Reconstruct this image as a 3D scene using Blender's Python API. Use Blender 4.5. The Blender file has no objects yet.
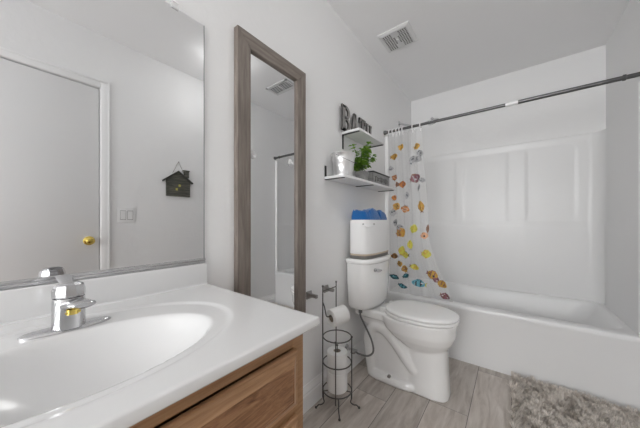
import bpy, bmesh, math, random
from mathutils import Vector, Matrix, noise
from math import sin, cos, pi, radians
random.seed(7)
SC = bpy.context.scene
COL = SC.collection

# ------------------------------------------------------------------ camera, world, lights, exposure
YAW = radians(37.7)
W, D, H = 1.52, 2.935, 2.47          # room width (x), far wall (y), ceiling height
Y0 = -3.40                           # wall behind the camera
cam_d = bpy.data.cameras.new('camera')
cam = bpy.data.objects.new('camera', cam_d); COL.objects.link(cam)
cam.location = (0.924, 0.0, 1.07)
cam.rotation_euler = (radians(90), 0, YAW)
cam_d.sensor_width = 36.0
cam_d.lens = 247.0 / 640.0 * 36.0
cam_d.shift_y = 7.5 / 640.0
cam_d.clip_start = 0.02
SC.camera = cam
world = bpy.data.worlds.new('world'); SC.world = world; world.use_nodes = True
world.node_tree.nodes['Background'].inputs[0].default_value = (1.0, 1.0, 1.0, 1)
world.node_tree.nodes['Background'].inputs[1].default_value = 0.3
SC.view_settings.view_transform = 'Standard'
SC.view_settings.look = 'None'
SC.view_settings.gamma = 1.0
SC.view_settings.use_curve_mapping = False
SC.view_settings.exposure = 0.20
BULB = 0.9          # vanity bulbs, emission strength
DOME = 14.0           # added unseen ceiling lamp, emission strength
fill = bpy.data.lights.new('fill_light', 'AREA'); fill.shape = 'RECTANGLE'; fill.size = 1.1; fill.size_y = 1.3
fill.energy = 64.0; fill.color = (0.975, 0.985, 0.995)      # added even fill light, set in added_window_1 in the wall behind the camera
wo = bpy.data.objects.new('fill_light', fill); COL.objects.link(wo); wo.location = (0.76, Y0 - 0.06, 1.45)
wo.rotation_euler = (radians(90), 0, 0)
SC.cycles.diffuse_bounces = 8
SC.cycles.max_bounces = 16
SC.cycles.transparent_max_bounces = 16

# ------------------------------------------------------------------ materials
def mat(name, col, rough=0.5, metal=0.0, spec=0.5, alpha=1.0, emit=None, trans=0.0, coat=0.0, sheen=0.0):
    m = bpy.data.materials.new(name); m.use_nodes = True
    b = m.node_tree.nodes['Principled BSDF']
    b.inputs['Base Color'].default_value = (*col, 1)
    b.inputs['Roughness'].default_value = rough
    b.inputs['Metallic'].default_value = metal
    b.inputs['Specular IOR Level'].default_value = spec
    b.inputs['Alpha'].default_value = alpha
    b.inputs['Transmission Weight'].default_value = trans
    b.inputs['Coat Weight'].default_value = coat
    if sheen: b.inputs['Sheen Weight'].default_value = sheen
    if emit:
        b.inputs['Emission Color'].default_value = (*col, 1)
        b.inputs['Emission Strength'].default_value = emit
    return m
def nodes(m): return m.node_tree.nodes, m.node_tree.links, m.node_tree.nodes['Principled BSDF']
def add_bump(m, scale, strength, dist=0.002, detail=4, stretch=(1, 1, 1), rough=0.5):
    n, l, b = nodes(m)
    tc = n.new('ShaderNodeTexCoord'); mp = n.new('ShaderNodeMapping'); mp.inputs['Scale'].default_value = stretch
    nz = n.new('ShaderNodeTexNoise'); nz.inputs['Scale'].default_value = scale; nz.inputs['Detail'].default_value = detail
    nz.inputs['Roughness'].default_value = rough
    bp = n.new('ShaderNodeBump'); bp.inputs['Strength'].default_value = strength; bp.inputs['Distance'].default_value = dist
    l.new(tc.outputs['Object'], mp.inputs[0]); l.new(mp.outputs[0], nz.inputs['Vector'])
    l.new(nz.outputs['Fac'], bp.inputs['Height']); l.new(bp.outputs[0], b.inputs['Normal'])
    return m
def ramp_mat(name, cols, scale, stretch, rough=0.5, detail=6, distort=0.5, bump=0.0, attr=None, nrough=0.6, pos=None, spec=0.5):
    m = mat(name, cols[0], rough, spec=spec); n, l, b = nodes(m)
    tc = n.new('ShaderNodeTexCoord'); mp = n.new('ShaderNodeMapping'); mp.inputs['Scale'].default_value = stretch
    nz = n.new('ShaderNodeTexNoise'); nz.inputs['Scale'].default_value = scale
    nz.inputs['Detail'].default_value = detail; nz.inputs['Distortion'].default_value = distort; nz.inputs['Roughness'].default_value = nrough
    cr = n.new('ShaderNodeValToRGB'); e = cr.color_ramp.elements
    while len(e) < len(cols): e.new(0.5)
    for i, c in enumerate(cols):
        e[i].position = (pos[i] if pos else 0.3 + 0.4 * i / (len(cols) - 1)); e[i].color = (*c, 1)
    src = tc.outputs['Object']
    if attr:
        at = n.new('ShaderNodeAttribute'); at.attribute_name = attr
        sc_ = n.new('ShaderNodeVectorMath'); sc_.operation = 'SCALE'; sc_.inputs['Scale'].default_value = 9.0
        l.new(at.outputs['Color'], sc_.inputs[0])
        ad = n.new('ShaderNodeVectorMath'); ad.operation = 'ADD'
        l.new(src, ad.inputs[0]); l.new(sc_.outputs[0], ad.inputs[1]); src = ad.outputs[0]
    l.new(src, mp.inputs[0]); l.new(mp.outputs[0], nz.inputs['Vector']); l.new(nz.outputs['Fac'], cr.inputs[0])
    out = cr.outputs[0]
    if attr:
        hv = n.new('ShaderNodeHueSaturation')
        mr = n.new('ShaderNodeMapRange'); mr.inputs['To Min'].default_value = 0.86; mr.inputs['To Max'].default_value = 1.12
        sp = n.new('ShaderNodeSeparateColor'); l.new(at.outputs['Color'], sp.inputs[0]); l.new(sp.outputs[0], mr.inputs['Value'])
        l.new(mr.outputs[0], hv.inputs['Value']); l.new(out, hv.inputs['Color']); out = hv.outputs[0]
    l.new(out, b.inputs['Base Color'])
    if bump:
        bp = n.new('ShaderNodeBump'); bp.inputs['Strength'].default_value = bump; bp.inputs['Distance'].default_value = 0.001
        l.new(nz.outputs['Fac'], bp.inputs['Height']); l.new(bp.outputs[0], b.inputs['Normal'])
    return m

M = {}
M['wall'] = add_bump(mat('wall_paint', (0.82, 0.82, 0.82), 0.6, spec=0.3), 22, 0.35, 0.004, 5)
M['ceiling'] = add_bump(mat('ceiling_paint', (0.88, 0.88, 0.885), 0.8, spec=0.2), 30, 0.3, 0.003)
M['trim'] = mat('trim_paint', (0.88, 0.88, 0.88), 0.35)
M['door'] = add_bump(mat('door_paint', (0.77, 0.77, 0.77), 0.4), 60, 0.08, 0.001)
M['grout'] = mat('grout', (0.19, 0.18, 0.17), 0.9)
M['tile'] = ramp_mat('wood_look_tile', [(0.36, 0.31, 0.27), (0.50, 0.45, 0.405), (0.62, 0.575, 0.53)], 5, (5.5, 0.8, 1), 0.35, 7, 0.6, 0.08, attr='plank')
M['marble'] = mat('cultured_marble', (0.76, 0.76, 0.76), 0.16, spec=0.5, coat=0.2)
M['ceramic'] = mat('glazed_ceramic', (0.86, 0.86, 0.855), 0.08, spec=0.5, coat=0.4)
M['seat'] = mat('seat_plastic', (0.86, 0.86, 0.855), 0.18)
M['acrylic'] = mat('tub_acrylic', (0.79, 0.79, 0.79), 0.30, spec=0.4)
M['flange'] = mat('flange_acrylic', (0.90, 0.90, 0.90), 0.3)
M['chrome'] = mat('chrome', (0.60, 0.60, 0.61), 0.13, 1.0)
M['chromed'] = mat('worn_chrome', (0.62, 0.62, 0.63), 0.22, 1.0)
M['nickel'] = mat('brushed_nickel', (0.36, 0.35, 0.34), 0.35, 1.0)
M['steel_dark'] = mat('dark_steel', (0.13, 0.125, 0.12), 0.38, 0.8)
M['rod'] = mat('rod_metal', (0.13, 0.13, 0.13), 0.32, 0.9)
M['brass'] = mat('polished_brass', (0.78, 0.60, 0.16), 0.15, 1.0)
M['black'] = mat('black_paint', (0.025, 0.025, 0.025), 0.5)
M['mirror'] = mat('mirror_silver', (0.83, 0.835, 0.84), 0.005, 1.0)
M['glass_edge'] = mat('mirror_edge', (0.25, 0.27, 0.27), 0.2)
M['oak'] = ramp_mat('oak_wood', [(0.11, 0.045, 0.018), (0.25, 0.12, 0.055), (0.38, 0.215, 0.11)], 9, (2, 1.2, 9), 0.38, 8, 1.6, 0.25, nrough=0.62, pos=(0.3, 0.5, 0.72))
M['oak_rail'] = ramp_mat('oak_rail_wood', [(0.25, 0.125, 0.055), (0.34, 0.185, 0.088), (0.40, 0.23, 0.115)], 12, (2, 0.6, 14), 0.4, 8, 0.5, 0.15)
M['oak_lit_edge'] = ramp_mat('oak_lit_bevel', [(0.27, 0.14, 0.065), (0.38, 0.21, 0.105), (0.48, 0.29, 0.16)], 12, (2, 0.6, 14), 0.35, 8, 0.5, 0.15)  # lighter oak: light caught on the bevel is put into the colour
M['driftwood'] = ramp_mat('grey_driftwood', [(0.135, 0.110, 0.092), (0.20, 0.168, 0.145), (0.26, 0.228, 0.20)], 8, (9, 9, 0.7), 0.6, 8, 0.4, 0.2)
M['driftwood_h'] = ramp_mat('grey_driftwood_rail', [(0.135, 0.110, 0.092), (0.20, 0.168, 0.145), (0.26, 0.228, 0.20)], 8, (9, 0.7, 9), 0.6, 8, 0.4, 0.2)
M['shelf'] = mat('white_shelf', (0.80, 0.80, 0.80), 0.4)
M['letter'] = ramp_mat('letter_shade_metal', [(0.03, 0.028, 0.027), (0.055, 0.05, 0.048), (0.08, 0.076, 0.074)], 40, (1, 1, 1), 0.45, 4)
M['letter_face'] = mat('letter_face', (0.27, 0.26, 0.25), 0.45)
M['plastic'] = mat('white_plastic', (0.82, 0.82, 0.82), 0.35)
M['ringp'] = mat('ring_plastic', (0.92, 0.92, 0.92), 0.4)
M['grille'] = mat('grille_plastic', (0.70, 0.70, 0.70), 0.4)
M['gap_shade'] = mat('switch_gap_shade', (0.35, 0.35, 0.35), 0.6)
M['hole'] = mat('grille_hole', (0.12, 0.12, 0.12), 0.8)
M['paper'] = add_bump(mat('tissue_paper', (0.86, 0.86, 0.85), 0.95, spec=0.1), 160, 0.3, 0.001)
M['cardboard'] = mat('cardboard', (0.36, 0.30, 0.24), 0.9)
M['rubber'] = mat('braided_hose', (0.20, 0.20, 0.20), 0.45, 0.5)
M['bin'] = add_bump(mat('bin_fabric', (0.80, 0.80, 0.80), 0.7), 120, 0.15, 0.001)
M['bin_trim'] = mat('bin_trim', (0.50, 0.42, 0.33), 0.8)
M['bin_base'] = mat('bin_base', (0.17, 0.165, 0.155), 0.7)
M['blue'] = add_bump(mat('blue_terry', (0.015, 0.12, 0.36), 0.95, spec=0.1, sheen=0.4), 260, 0.8, 0.003)
M['leaf'] = ramp_mat('leaf_green', [(0.07, 0.20, 0.015), (0.20, 0.40, 0.035), (0.42, 0.62, 0.12)], 25, (1, 1, 1), 0.45, 3)
M['stem'] = mat('stem_green', (0.10, 0.18, 0.05), 0.5)
M['soil'] = mat('soil', (0.05, 0.035, 0.025), 0.95)
M['pot'] = ramp_mat('grey_pot', [(0.22, 0.22, 0.215), (0.33, 0.33, 0.32)], 30, (1, 1, 1), 0.7, 3)
M['crate'] = ramp_mat('grey_crate', [(0.22, 0.22, 0.22), (0.36, 0.36, 0.35)], 14, (1, 1, 12), 0.7, 4)
M['pail'] = ramp_mat('galvanised_pail', [(0.42, 0.42, 0.42), (0.74, 0.74, 0.74), (0.90, 0.90, 0.90)], 22, (1, 1, 0.12), 0.34, 4, 0.3); M['pail'].node_tree.nodes['Principled BSDF'].inputs['Metallic'].default_value = 0.75
M['houseroof'] = ramp_mat('weathered_board', [(0.03, 0.03, 0.026), (0.085, 0.085, 0.072), (0.19, 0.185, 0.13)], 9, (1, 1, 10), 0.75, 5)
M['housetrim'] = mat('dark_board', (0.055, 0.054, 0.046), 0.7)
M['yellow'] = mat('yellow_paint', (0.55, 0.50, 0.12), 0.6)
M['twine'] = mat('twine', (0.16, 0.13, 0.09), 0.9)
M['clear'] = mat('clear_plastic', (0.85, 0.85, 0.85), 0.12, alpha=0.45)
M['bulb'] = mat('lit_bulb', (1.0, 0.99, 0.975), 0.3, emit=BULB)
M['dome'] = mat('added_dome_glow', (1.0, 0.995, 0.985), 0.4, emit=DOME)
M['rug_base'] = mat('rug_backing', (0.34, 0.31, 0.28), 0.95)
# curtain film: clear, faintly milky vinyl
def film():
    m = bpy.data.materials.new('curtain_vinyl'); m.use_nodes = True
    n, l, b = nodes(m)
    b.inputs['Base Color'].default_value = (0.86, 0.86, 0.86, 1); b.inputs['Roughness'].default_value = 0.22
    b.inputs['Alpha'].default_value = 0.20
    fr = n.new('ShaderNodeLayerWeight'); fr.inputs['Blend'].default_value = 0.35
    mr = n.new('ShaderNodeMapRange'); mr.inputs['To Min'].default_value = 0.17; mr.inputs['To Max'].default_value = 0.36
    l.new(fr.outputs['Facing'], mr.inputs['Value']); l.new(mr.outputs[0], b.inputs['Alpha'])
    return m
M['film'] = film()
def rugmat():
    m = mat('rug_yarn', (0.4, 0.35, 0.3), 0.95, spec=0.1); n, l, b = nodes(m)
    at = n.new('ShaderNodeAttribute'); at.attribute_name = 'tuft'
    l.new(at.outputs['Color'], b.inputs['Base Color'])
    return m
M['rug'] = rugmat()
FISHC = {'orange': (0.56, 0.22, 0.05), 'gold': (0.58, 0.34, 0.06), 'yellow': (0.62, 0.58, 0.09), 'brown': (0.22, 0.10, 0.05),
         'plum': (0.25, 0.10, 0.13), 'teal': (0.02, 0.13, 0.16), 'sky': (0.16, 0.45, 0.55), 'grey': (0.42, 0.42, 0.43), 'ink': (0.02, 0.03, 0.05), 'white': (0.8, 0.8, 0.8), 'peach': (0.75, 0.42, 0.25)}
for k, c in FISHC.items(): M['fish_' + k] = mat('fish_print_' + k, c, 0.4)

# ------------------------------------------------------------------ helpers
ORIGIN = {}
def finish(bm, sharp=38, smooth=True, merge=True):
    bmesh.ops.recalc_face_normals(bm, faces=bm.faces)
    if smooth:
        for f in bm.faces: f.smooth = True
        for e in bm.edges:
            if len(e.link_faces) == 2 and e.calc_face_angle(0) > radians(sharp): e.smooth = False
def obj(name, bm, m, parent=None, loc=None, smooth=True, sharp=38, recalc=True):
    """Link ONE mesh object. Geometry is given in world coordinates."""
    base = ORIGIN[parent.name] if parent else (Vector(loc) if loc else Vector((0, 0, 0)))
    if recalc: finish(bm, sharp, smooth)
    bm.transform(Matrix.Translation(-base))
    me = bpy.data.meshes.new(name); bm.to_mesh(me); bm.free()
    for x in (m if isinstance(m, (list, tuple)) else [m]): me.materials.append(x)
    o = bpy.data.objects.new(name, me); COL.objects.link(o)
    if parent: o.parent = parent
    else: o.location = base
    ORIGIN[o.name] = base.copy()
    return o
def tag(o, label, cat, group=None):
    o['label'] = label; o['category'] = cat
    if group: o['group'] = group
    return o
def thing(name, label, cat, loc=(0, 0, 0), group=None):
    o = bpy.data.objects.new(name, None); COL.objects.link(o); o.location = loc
    o.empty_display_size = 0.05
    ORIGIN[o.name] = Vector(loc)
    return tag(o, label, cat, group)
def struct(name, bm, m, **k):
    o = obj(name, bm, m, **k); o['kind'] = 'structure'; return o
def NB(): return bmesh.new()
def box(bm, x0, x1, y0, y1, z0, z1, bev=0.0, seg=2, mi=0):
    r = bmesh.ops.create_cube(bm, size=1.0)
    vs = r['verts']
    for v in vs: v.co = Vector(((x0 + x1) / 2 + v.co.x * (x1 - x0), (y0 + y1) / 2 + v.co.y * (y1 - y0), (z0 + z1) / 2 + v.co.z * (z1 - z0)))
    fs = set(f for v in vs for f in v.link_faces)
    for f in fs: f.material_index = mi
    if bev:
        es = list(set(e for f in fs for e in f.edges))
        r = bmesh.ops.bevel(bm, geom=es, offset=bev, segments=seg, affect='EDGES', profile=0.5)
        for f in r['faces']: f.material_index = mi
def ring_loft(bm, rings, cap0=True, cap1=True, mi=0, closed=True):
    """rings: lists of points, same count"""
    R = [[bm.verts.new(p) for p in r] for r in rings]
    n = len(R[0]); fs = []
    for a, b in zip(R[:-1], R[1:]):
        for i in range(n if closed else n - 1):
            j = (i + 1) % n
            fs.append(bm.faces.new((a[i], a[j], b[j], b[i])))
    if cap0: fs.append(bm.faces.new(list(reversed(R[0]))))
    if cap1: fs.append(bm.faces.new(R[-1]))
    for f in fs: f.material_index = mi
    return fs
def frame(d):
    d = d.normalized(); a = Vector((0, 0, 1)) if abs(d.z) < 0.9 else Vector((1, 0, 0))
    u = d.cross(a).normalized(); return u, d.cross(u).normalized()
def lathe(bm, prof, c, axis=(0, 0, 1), seg=24, mi=0, cap0=True, cap1=True, sx=1, sy=1):
    """prof: (radius, height along axis)"""
    ax = Vector(axis).normalized(); u, v = frame(ax); c = Vector(c)
    rings = [[c + ax * h + u * (r * sx * cos(2 * pi * i / seg)) + v * (r * sy * sin(2 * pi * i / seg)) for i in range(seg)] for r, h in prof]
    return ring_loft(bm, rings, cap0, cap1, mi)
def cyl(bm, p0, p1, r, r1=None, seg=16, mi=0):
    p0 = Vector(p0); p1 = Vector(p1); d = p1 - p0
    return lathe(bm, [(r, 0), (r1 if r1 is not None else r, d.length)], p0, d, seg, mi)
def tube(bm, pts, r, seg=8, mi=0, closed=False, rr=None):
    pts = [Vector(p) for p in pts]; n = len(pts)
    rings = []; u = None
    for i, p in enumerate(pts):
        if closed: d = pts[(i + 1) % n] - pts[i - 1]
        else: d = pts[min(i + 1, n - 1)] - pts[max(i - 1, 0)]
        d.normalize()
        if u is None: u, v = frame(d)
        else:
            u = (u - d * u.dot(d)).normalized(); v = d.cross(u)
        q = rr[i] if rr else r
        rings.append([p + u * (q * cos(2 * pi * k / seg)) + v * (q * sin(2 * pi * k / seg)) for k in range(seg)])
    if closed: rings.append([p.copy() for p in rings[0]])
    return ring_loft(bm, rings, not closed, not closed, mi)
def smooth_path(ctrl, n=6):
    P = [Vector(p) for p in ctrl]; P = [2 * P[0] - P[1]] + P + [2 * P[-1] - P[-2]]; out = []
    for i in range(1, len(P) - 2):
        for k in range(n):
            t = k / n; a, b, c, d = P[i - 1], P[i], P[i + 1], P[i + 2]
            out.append(0.5 * ((2 * b) + (c - a) * t + (2 * a - 5 * b + 4 * c - d) * t * t + (3 * b - a - 3 * c + d) * t ** 3))
    out.append(P[-2]); return out
def circ(c, r, n=32, z=None): return [(c[0] + r * cos(2 * pi * i / n), c[1] + r * sin(2 * pi * i / n), c[2]) for i in range(n)]
def prism(bm, poly, axis, a, b, mi=0):
    """poly: 2D points; axis 'x': (y,z) extruded x=a..b; 'y': (x,z); 'z': (x,y)"""
    def P(p, q): return {'x': (q, p[0], p[1]), 'y': (p[0], q, p[1]), 'z': (p[0], p[1], q)}[axis]
    return ring_loft(bm, [[P(p, a) for p in poly], [P(p, b) for p in poly]], True, True, mi)
def sphere(bm, c, r, seg=16, mi=0, s=(1, 1, 1)):
    prof = [(max(r * sin(pi * i / seg), r * 0.02), -r * cos(pi * i / seg)) for i in range(seg + 1)]
    c = Vector(c)
    rings = [[c + Vector((q * cos(2 * pi * k / seg) * s[0], q * sin(2 * pi * k / seg) * s[1], h * s[2])) for k in range(seg)] for q, h in prof]
    ring_loft(bm, rings, True, True, mi)

# ------------------------------------------------------------------ the room shell
TH = 0.1
# floor of wood-look planks (0.2 wide, joints along x=.14+.2k)
bm = NB(); lay = bm.loops.layers.float_color.new('plank')
box(bm, 0, W, Y0, D, -TH, -0.0015)
for f in bm.faces: f.material_index = 0
xs = [-0.06 + 0.1995 * i for i in range(9)]
offs = [0.45, 0.20, 0.37, 0.37, 0.90, 0.05, 0.66, 0.3]
for i in range(8):
    x0, x1 = max(xs[i], 0) + 0.0017, min(xs[i + 1], W) - 0.0017
    if x1 - x0 < 0.01: continue
    y = -3.6 - 1.2 + offs[i]
    while y < D:
        a, b_ = max(y, Y0) + 0.0012, min(y + 1.2, D) - 0.0012
        if b_ > a:
            vs = [bm.verts.new(p) for p in ((x0, a, 0), (x1, a, 0), (x1, b_, 0), (x0, b_, 0))]
            f = bm.faces.new(vs); f.material_index = 1; c = (random.random(), random.random(), random.random(), 1)
            for lp in f.loops: lp[lay] = c
        y += 1.2
struct('floor', bm, [M['grout'], M['tile']], smooth=False, recalc=False)
bm = NB(); box(bm, 0, W, Y0, D, H, H + TH); struct('ceiling', bm, M['ceiling'], smooth=False)
bm = NB(); box(bm, -TH, 0, Y0, D, 0, H); struct('wall_left', bm, M['wall'], smooth=False)
bm = NB(); box(bm, -TH, W + TH, D, D + TH, 0, H); struct('wall_far', bm, M['wall'], smooth=False)
WX0, WX1, WZ0, WZ1 = 0.20, 1.32, 0.80, 2.12
bm = NB(); box(bm, -TH, WX0, Y0 - TH, Y0, 0, H); box(bm, WX1, W + TH, Y0 - TH, Y0, 0, H); box(bm, WX0, WX1, Y0 - TH, Y0, 0, WZ0); box(bm, WX0, WX1, Y0 - TH, Y0, WZ1, H)
struct('wall_near', bm, M['wall'], smooth=False)
bm = NB()
for a in ((WX0, WX0 + 0.03, WZ0, WZ1), (WX1 - 0.03, WX1, WZ0, WZ1), (WX0, WX1, WZ0, WZ0 + 0.03), (WX0, WX1, WZ1 - 0.03, WZ1), (0.745, 0.775, WZ0, WZ1)):
    box(bm, a[0], a[1], Y0 - 0.04, Y0 - 0.01, a[2], a[3], 0.002)
struct('added_window_1', bm, M['trim'])  # unseen window, added to carry the fill light
# right wall with the door opening
DY0, DY1, DZ = -0.36, 0.455, 2.065
bm = NB()
box(bm, W, W + TH, Y0, DY0, 0, H); box(bm, W, W + TH, DY1, D, 0, H); box(bm, W, W + TH, DY0, DY1, DZ, H)
box(bm, W + 0.05, W + TH, DY0, DY1, 0, DZ)  # added panel behind the door, blocks background light in the gap
struct('wall_right', bm, M['wall'], smooth=False)
bm = NB(); box(bm, W + 0.004, W + 0.04, DY0 + 0.005, DY1 - 0.005, 0.006, DZ - 0.006, 0.001)
door = struct('door_1', bm, M['door'], loc=(W + 0.02, DY1, 0))
bm = NB(); kc = Vector((W + 0.004, 0.395, 0.93))
lathe(bm, [(0.032, 0), (0.032, 0.004), (0.026, 0.008), (0.011, 0.012), (0.010, 0.028), (0.018, 0.034), (0.0245, 0.044), (0.0245, 0.056), (0.018, 0.064), (0.004, 0.067)], kc, (-1, 0, 0), 24)
k = obj('door_knob', bm, M['brass'], door); k['label'] = 'polished brass knob'
# casing (profiled) around the door
bm = NB(); cw = 0.056
def casing(bm, a0, a1, z0, z1):
    box(bm, W - 0.010, W - 0.0002, a0, a1, z0, z1, 0.003)
casing(bm, DY1 + 0.003, DY1 + cw, 0, DZ + cw); casing(bm, DY0 - cw, DY0 - 0.003, 0, DZ + cw); casing(bm, DY0 - 0.003, DY1 + 0.003, DZ + 0.003, DZ + cw)
box(bm, W - 0.013, W - 0.009, DY1 + cw - 0.012, DY1 + cw, 0, DZ + cw, 0.0015)
box(bm, W - 0.013, W - 0.009, DY0, DY1 + cw - 0.012, DZ + cw - 0.012, DZ + cw, 0.0015)
struct('trim_1', bm, M['trim'])
def baseboard(name, prof, ya, yb, xw, s):
    bm = NB()
    poly = [(xw, 0.0), (xw + s * 0.015, 0.0), (xw + s * 0.015, 0.088), (xw + s * 0.0105, 0.094), (xw + s * 0.0125, 0.104), (xw + s * 0.009, 0.118), (xw + s * 0.004, 0.132), (xw + s * 0.004, 0.14), (xw, 0.14)]
    ring_loft(bm, [[(p[0], ya, p[1]) for p in poly], [(p[0], yb, p[1]) for p in poly]])
    return struct(name, bm, M['trim'], sharp=25)
TY = 2.165
baseboard('baseboard_left', None, 0.46, TY - 0.003, 0.0, 1)
baseboard('baseboard_right', None, DY1 + cw + 0.001, TY - 0.003, W, -1)

# ------------------------------------------------------------------ bathtub
RIM = 0.425
tb = thing('bathtub', 'white alcove bathtub with plain flat apron along the far wall', 'bathtub', (0.76, TY, 0))
bm = NB()
def rrect(x0, x1, y0, y1, r, z, n=8):
    pts = []
    for cx, cy, a0 in ((x1 - r, y1 - r, 0), (x0 + r, y1 - r, 90), (x0 + r, y0 + r, 180), (x1 - r, y0 + r, 270)):
        for i in range(n + 1):
            a = radians(a0 + 90 * i / n); pts.append((cx + r * cos(a), cy + r * sin(a), z))
    return pts
X0, X1, YB = 0.003, W - 0.003, D - 0.003
rings = [rrect(X0, X1, TY, YB, 0.006, 0.0), rrect(X0, X1, TY, YB, 0.006, 0.03),
         rrect(X0, X1, TY + 0.004, YB, 0.008, 0.05), rrect(X0, X1, TY + 0.004, YB, 0.01, RIM - 0.05), rrect(X0, X1, TY - 0.002, YB, 0.012, RIM - 0.03),
         rrect(X0, X1, TY - 0.002, YB, 0.014, RIM - 0.010), rrect(X0 + 0.004, X1 - 0.004, TY + 0.003, YB - 0.004, 0.016, RIM - 0.002), rrect(X0 + 0.012, X1 - 0.012, TY + 0.012, YB - 0.012, 0.02, RIM),
         rrect(X0 + 0.06, X1 - 0.045, TY + 0.075, YB - 0.022, 0.10, RIM), rrect(X0 + 0.068, X1 - 0.055, TY + 0.085, YB - 0.028, 0.10, RIM - 0.006),
         rrect(X0 + 0.075, X1 - 0.075, TY + 0.092, YB - 0.036, 0.10, RIM - 0.03), rrect(X0 + 0.09, X1 - 0.16, TY + 0.105, YB - 0.07, 0.12, RIM - 0.2),
         rrect(X0 + 0.11, X1 - 0.24, TY + 0.125, YB - 0.09, 0.12, RIM - 0.31), rrect(X0 + 0.16, X1 - 0.30, TY + 0.17, YB - 0.13, 0.10, RIM - 0.345)]
ring_loft(bm, rings)
obj('basin', bm, M['acrylic'], tb, sharp=50)
bm = NB(); lathe(bm, [(0.035, 0), (0.035, 0.003), (0.028, 0.006), (0.004, 0.006)], (0.30, 2.55, RIM - 0.345), (0, 0, 1)); obj('drain', bm, M['chrome'], tb)

# ------------------------------------------------------------------ shower surround (three moulded walls)
sr = thing('shower_surround', 'white glossy moulded tub surround covering three walls', 'shower surround', (0.76, D - 0.02, RIM))
def sstep(a, b, x):
    t = min(max((x - a) / (b - a), 0), 1); return t * t * (3 - 2 * t)
SB = D - 0.012; SX0, SX1 = 0.014, W - 0.014; CR = 0.095
def top_z(y): return 1.79 + 0.055 * sstep(D - 0.15, TY + 0.1, y) if False else 1.785 + 0.06 * max(0, min(1, (D - 0.1 - y) / 0.62))
# plan path of the inner face: left front -> corner -> back -> corner -> right front
def relief(s, z):   # moulded columns on the back wall, returns outward bulge
    r = 0
    for c, hw in ((0.50, 0.025), (0.965, 0.055), (1.40, 0.03)):
        r += 0.0045 * (sstep(c - hw - 0.03, c - hw, s) - sstep(c + hw, c + hw + 0.03, s))
    r *= sstep(1.00, 1.30, z) * (1 - sstep(1.66, 1.74, z))
    r += 0.005 * (1 - sstep(1.035, 1.06, z))
    r += 0.006 * sstep(1.745, 1.765, z)
    return r
path = []
for i in range(16): path.append(('L', SX0, TY + 0.01 + (SB - CR - TY - 0.01) * i / 15))
for i in range(1, 8):
    a = radians(180 - 90 * i / 8); path.append(('C', SX0 + CR + CR * cos(a), SB - CR + CR * sin(a)))
nb = 150
for i in range(nb + 1): path.append(('B', SX0 + CR + (SX1 - SX0 - 2 * CR) * i / nb, SB))
for i in range(1, 8):
    a = radians(90 - 90 * i / 8); path.append(('C', SX1 - CR + CR * cos(a), SB - CR + CR * sin(a)))
for i in range(16): path.append(('R', SX1, SB - CR - (SB - CR - TY - 0.01) * i / 15))
nz = 60; bm = NB(); grid = []
for j in range(nz + 1):
    row = []
    for kd, x, y in path:
        zt = top_z(y); z = RIM + 0.0005 + (zt - RIM - 0.0005) * j / nz
        yy, xx = y, x
        if kd == 'B': yy = y - relief(x, z)
        elif kd == 'L': xx = x + 0.010 * (1 - sstep(1.035, 1.06, z))
        elif kd == 'R': xx = x - 0.010 * (1 - sstep(1.035, 1.06, z))
        row.append(bm.verts.new((xx, yy, z)))
    grid.append(row)
for j in range(nz):
    for i in range(len(path) - 1): bm.faces.new((grid[j][i], grid[j][i + 1], grid[j + 1][i + 1], grid[j + 1][i]))
# top lip back to the wall
top = grid[-1]; back = []
for (kd, x, y), v in zip(path, top):
    bx = x if kd in 'BC' else (0.001 if kd == 'L' else W - 0.001); by = D - 0.001 if kd == 'B' else y
    if kd == 'C': bx = 0.001 if x < 0.7 else W - 0.001; by = D - 0.001
    back.append(bm.verts.new((bx, by, v.co.z + 0.006)))
for i in range(len(path) - 1): bm.faces.new((top[i], top[i + 1], back[i + 1], back[i]))
obj('wall_panel', bm, M['acrylic'], sr, sharp=60)
for s, xa, xb in ((0, 0.0005, 0.032), (1, W - 0.032, W - 0.0005)):
    bm = NB(); box(bm, xa, xb, TY + 0.004, TY + 0.03, RIM + 0.0005, 1.853, 0.008, 3)
    obj('front_flange', bm, M['flange'], sr)

# ------------------------------------------------------------------ vanity
CZ = 0.837
vn = thing('vanity_cabinet', 'honey oak vanity cabinet under the white sink counter', 'cabinet', (0.25, -0.1, 0))
CY0, CY1, CXF = -0.66, 0.466, 0.510
bm = NB()
box(bm, 0.002, CXF - 0.02, CY0, CY0 + 0.016, 0.10, CZ - 0.0225, 0.001); box(bm, 0.002, CXF - 0.02, CY1 - 0.016, CY1, 0.10, CZ - 0.0225, 0.001)
box(bm, 0.002, CXF - 0.02, CY0 + 0.016, CY1 - 0.016, 0.10, 0.116); box(bm, 0.002, 0.012, CY0 + 0.016, CY1 - 0.016, 0.116, CZ - 0.0225)
box(bm, 0.002, CXF - 0.08, CY0 + 0.01, CY1 - 0.002, 0.0, 0.10)
obj('carcass', bm, M['oak_rail'], vn)
bm = NB()
box(bm, CXF - 0.02, CXF, CY1 - 0.035, CY1, 0.10, CZ - 0.022, 0.001)
box(bm, CXF - 0.02, CXF, CY0, CY0 + 0.035, 0.10, CZ - 0.022, 0.001)
box(bm, CXF - 0.02, CXF, -0.13, -0.09, 0.10, CZ - 0.022, 0.001)
for a, b_ in ((CY0 + 0.035, -0.13), (-0.09, CY1 - 0.035)):
    box(bm, CXF - 0.02, CXF, a, b_, 0.10, 0.135); box(bm, CXF - 0.02, CXF, a, b_, 0.60, 0.64); box(bm, CXF - 0.02, CXF, a, b_, 0.7685, CZ - 0.022)
obj('face_frame', bm, M['oak_rail'], vn)
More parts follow.
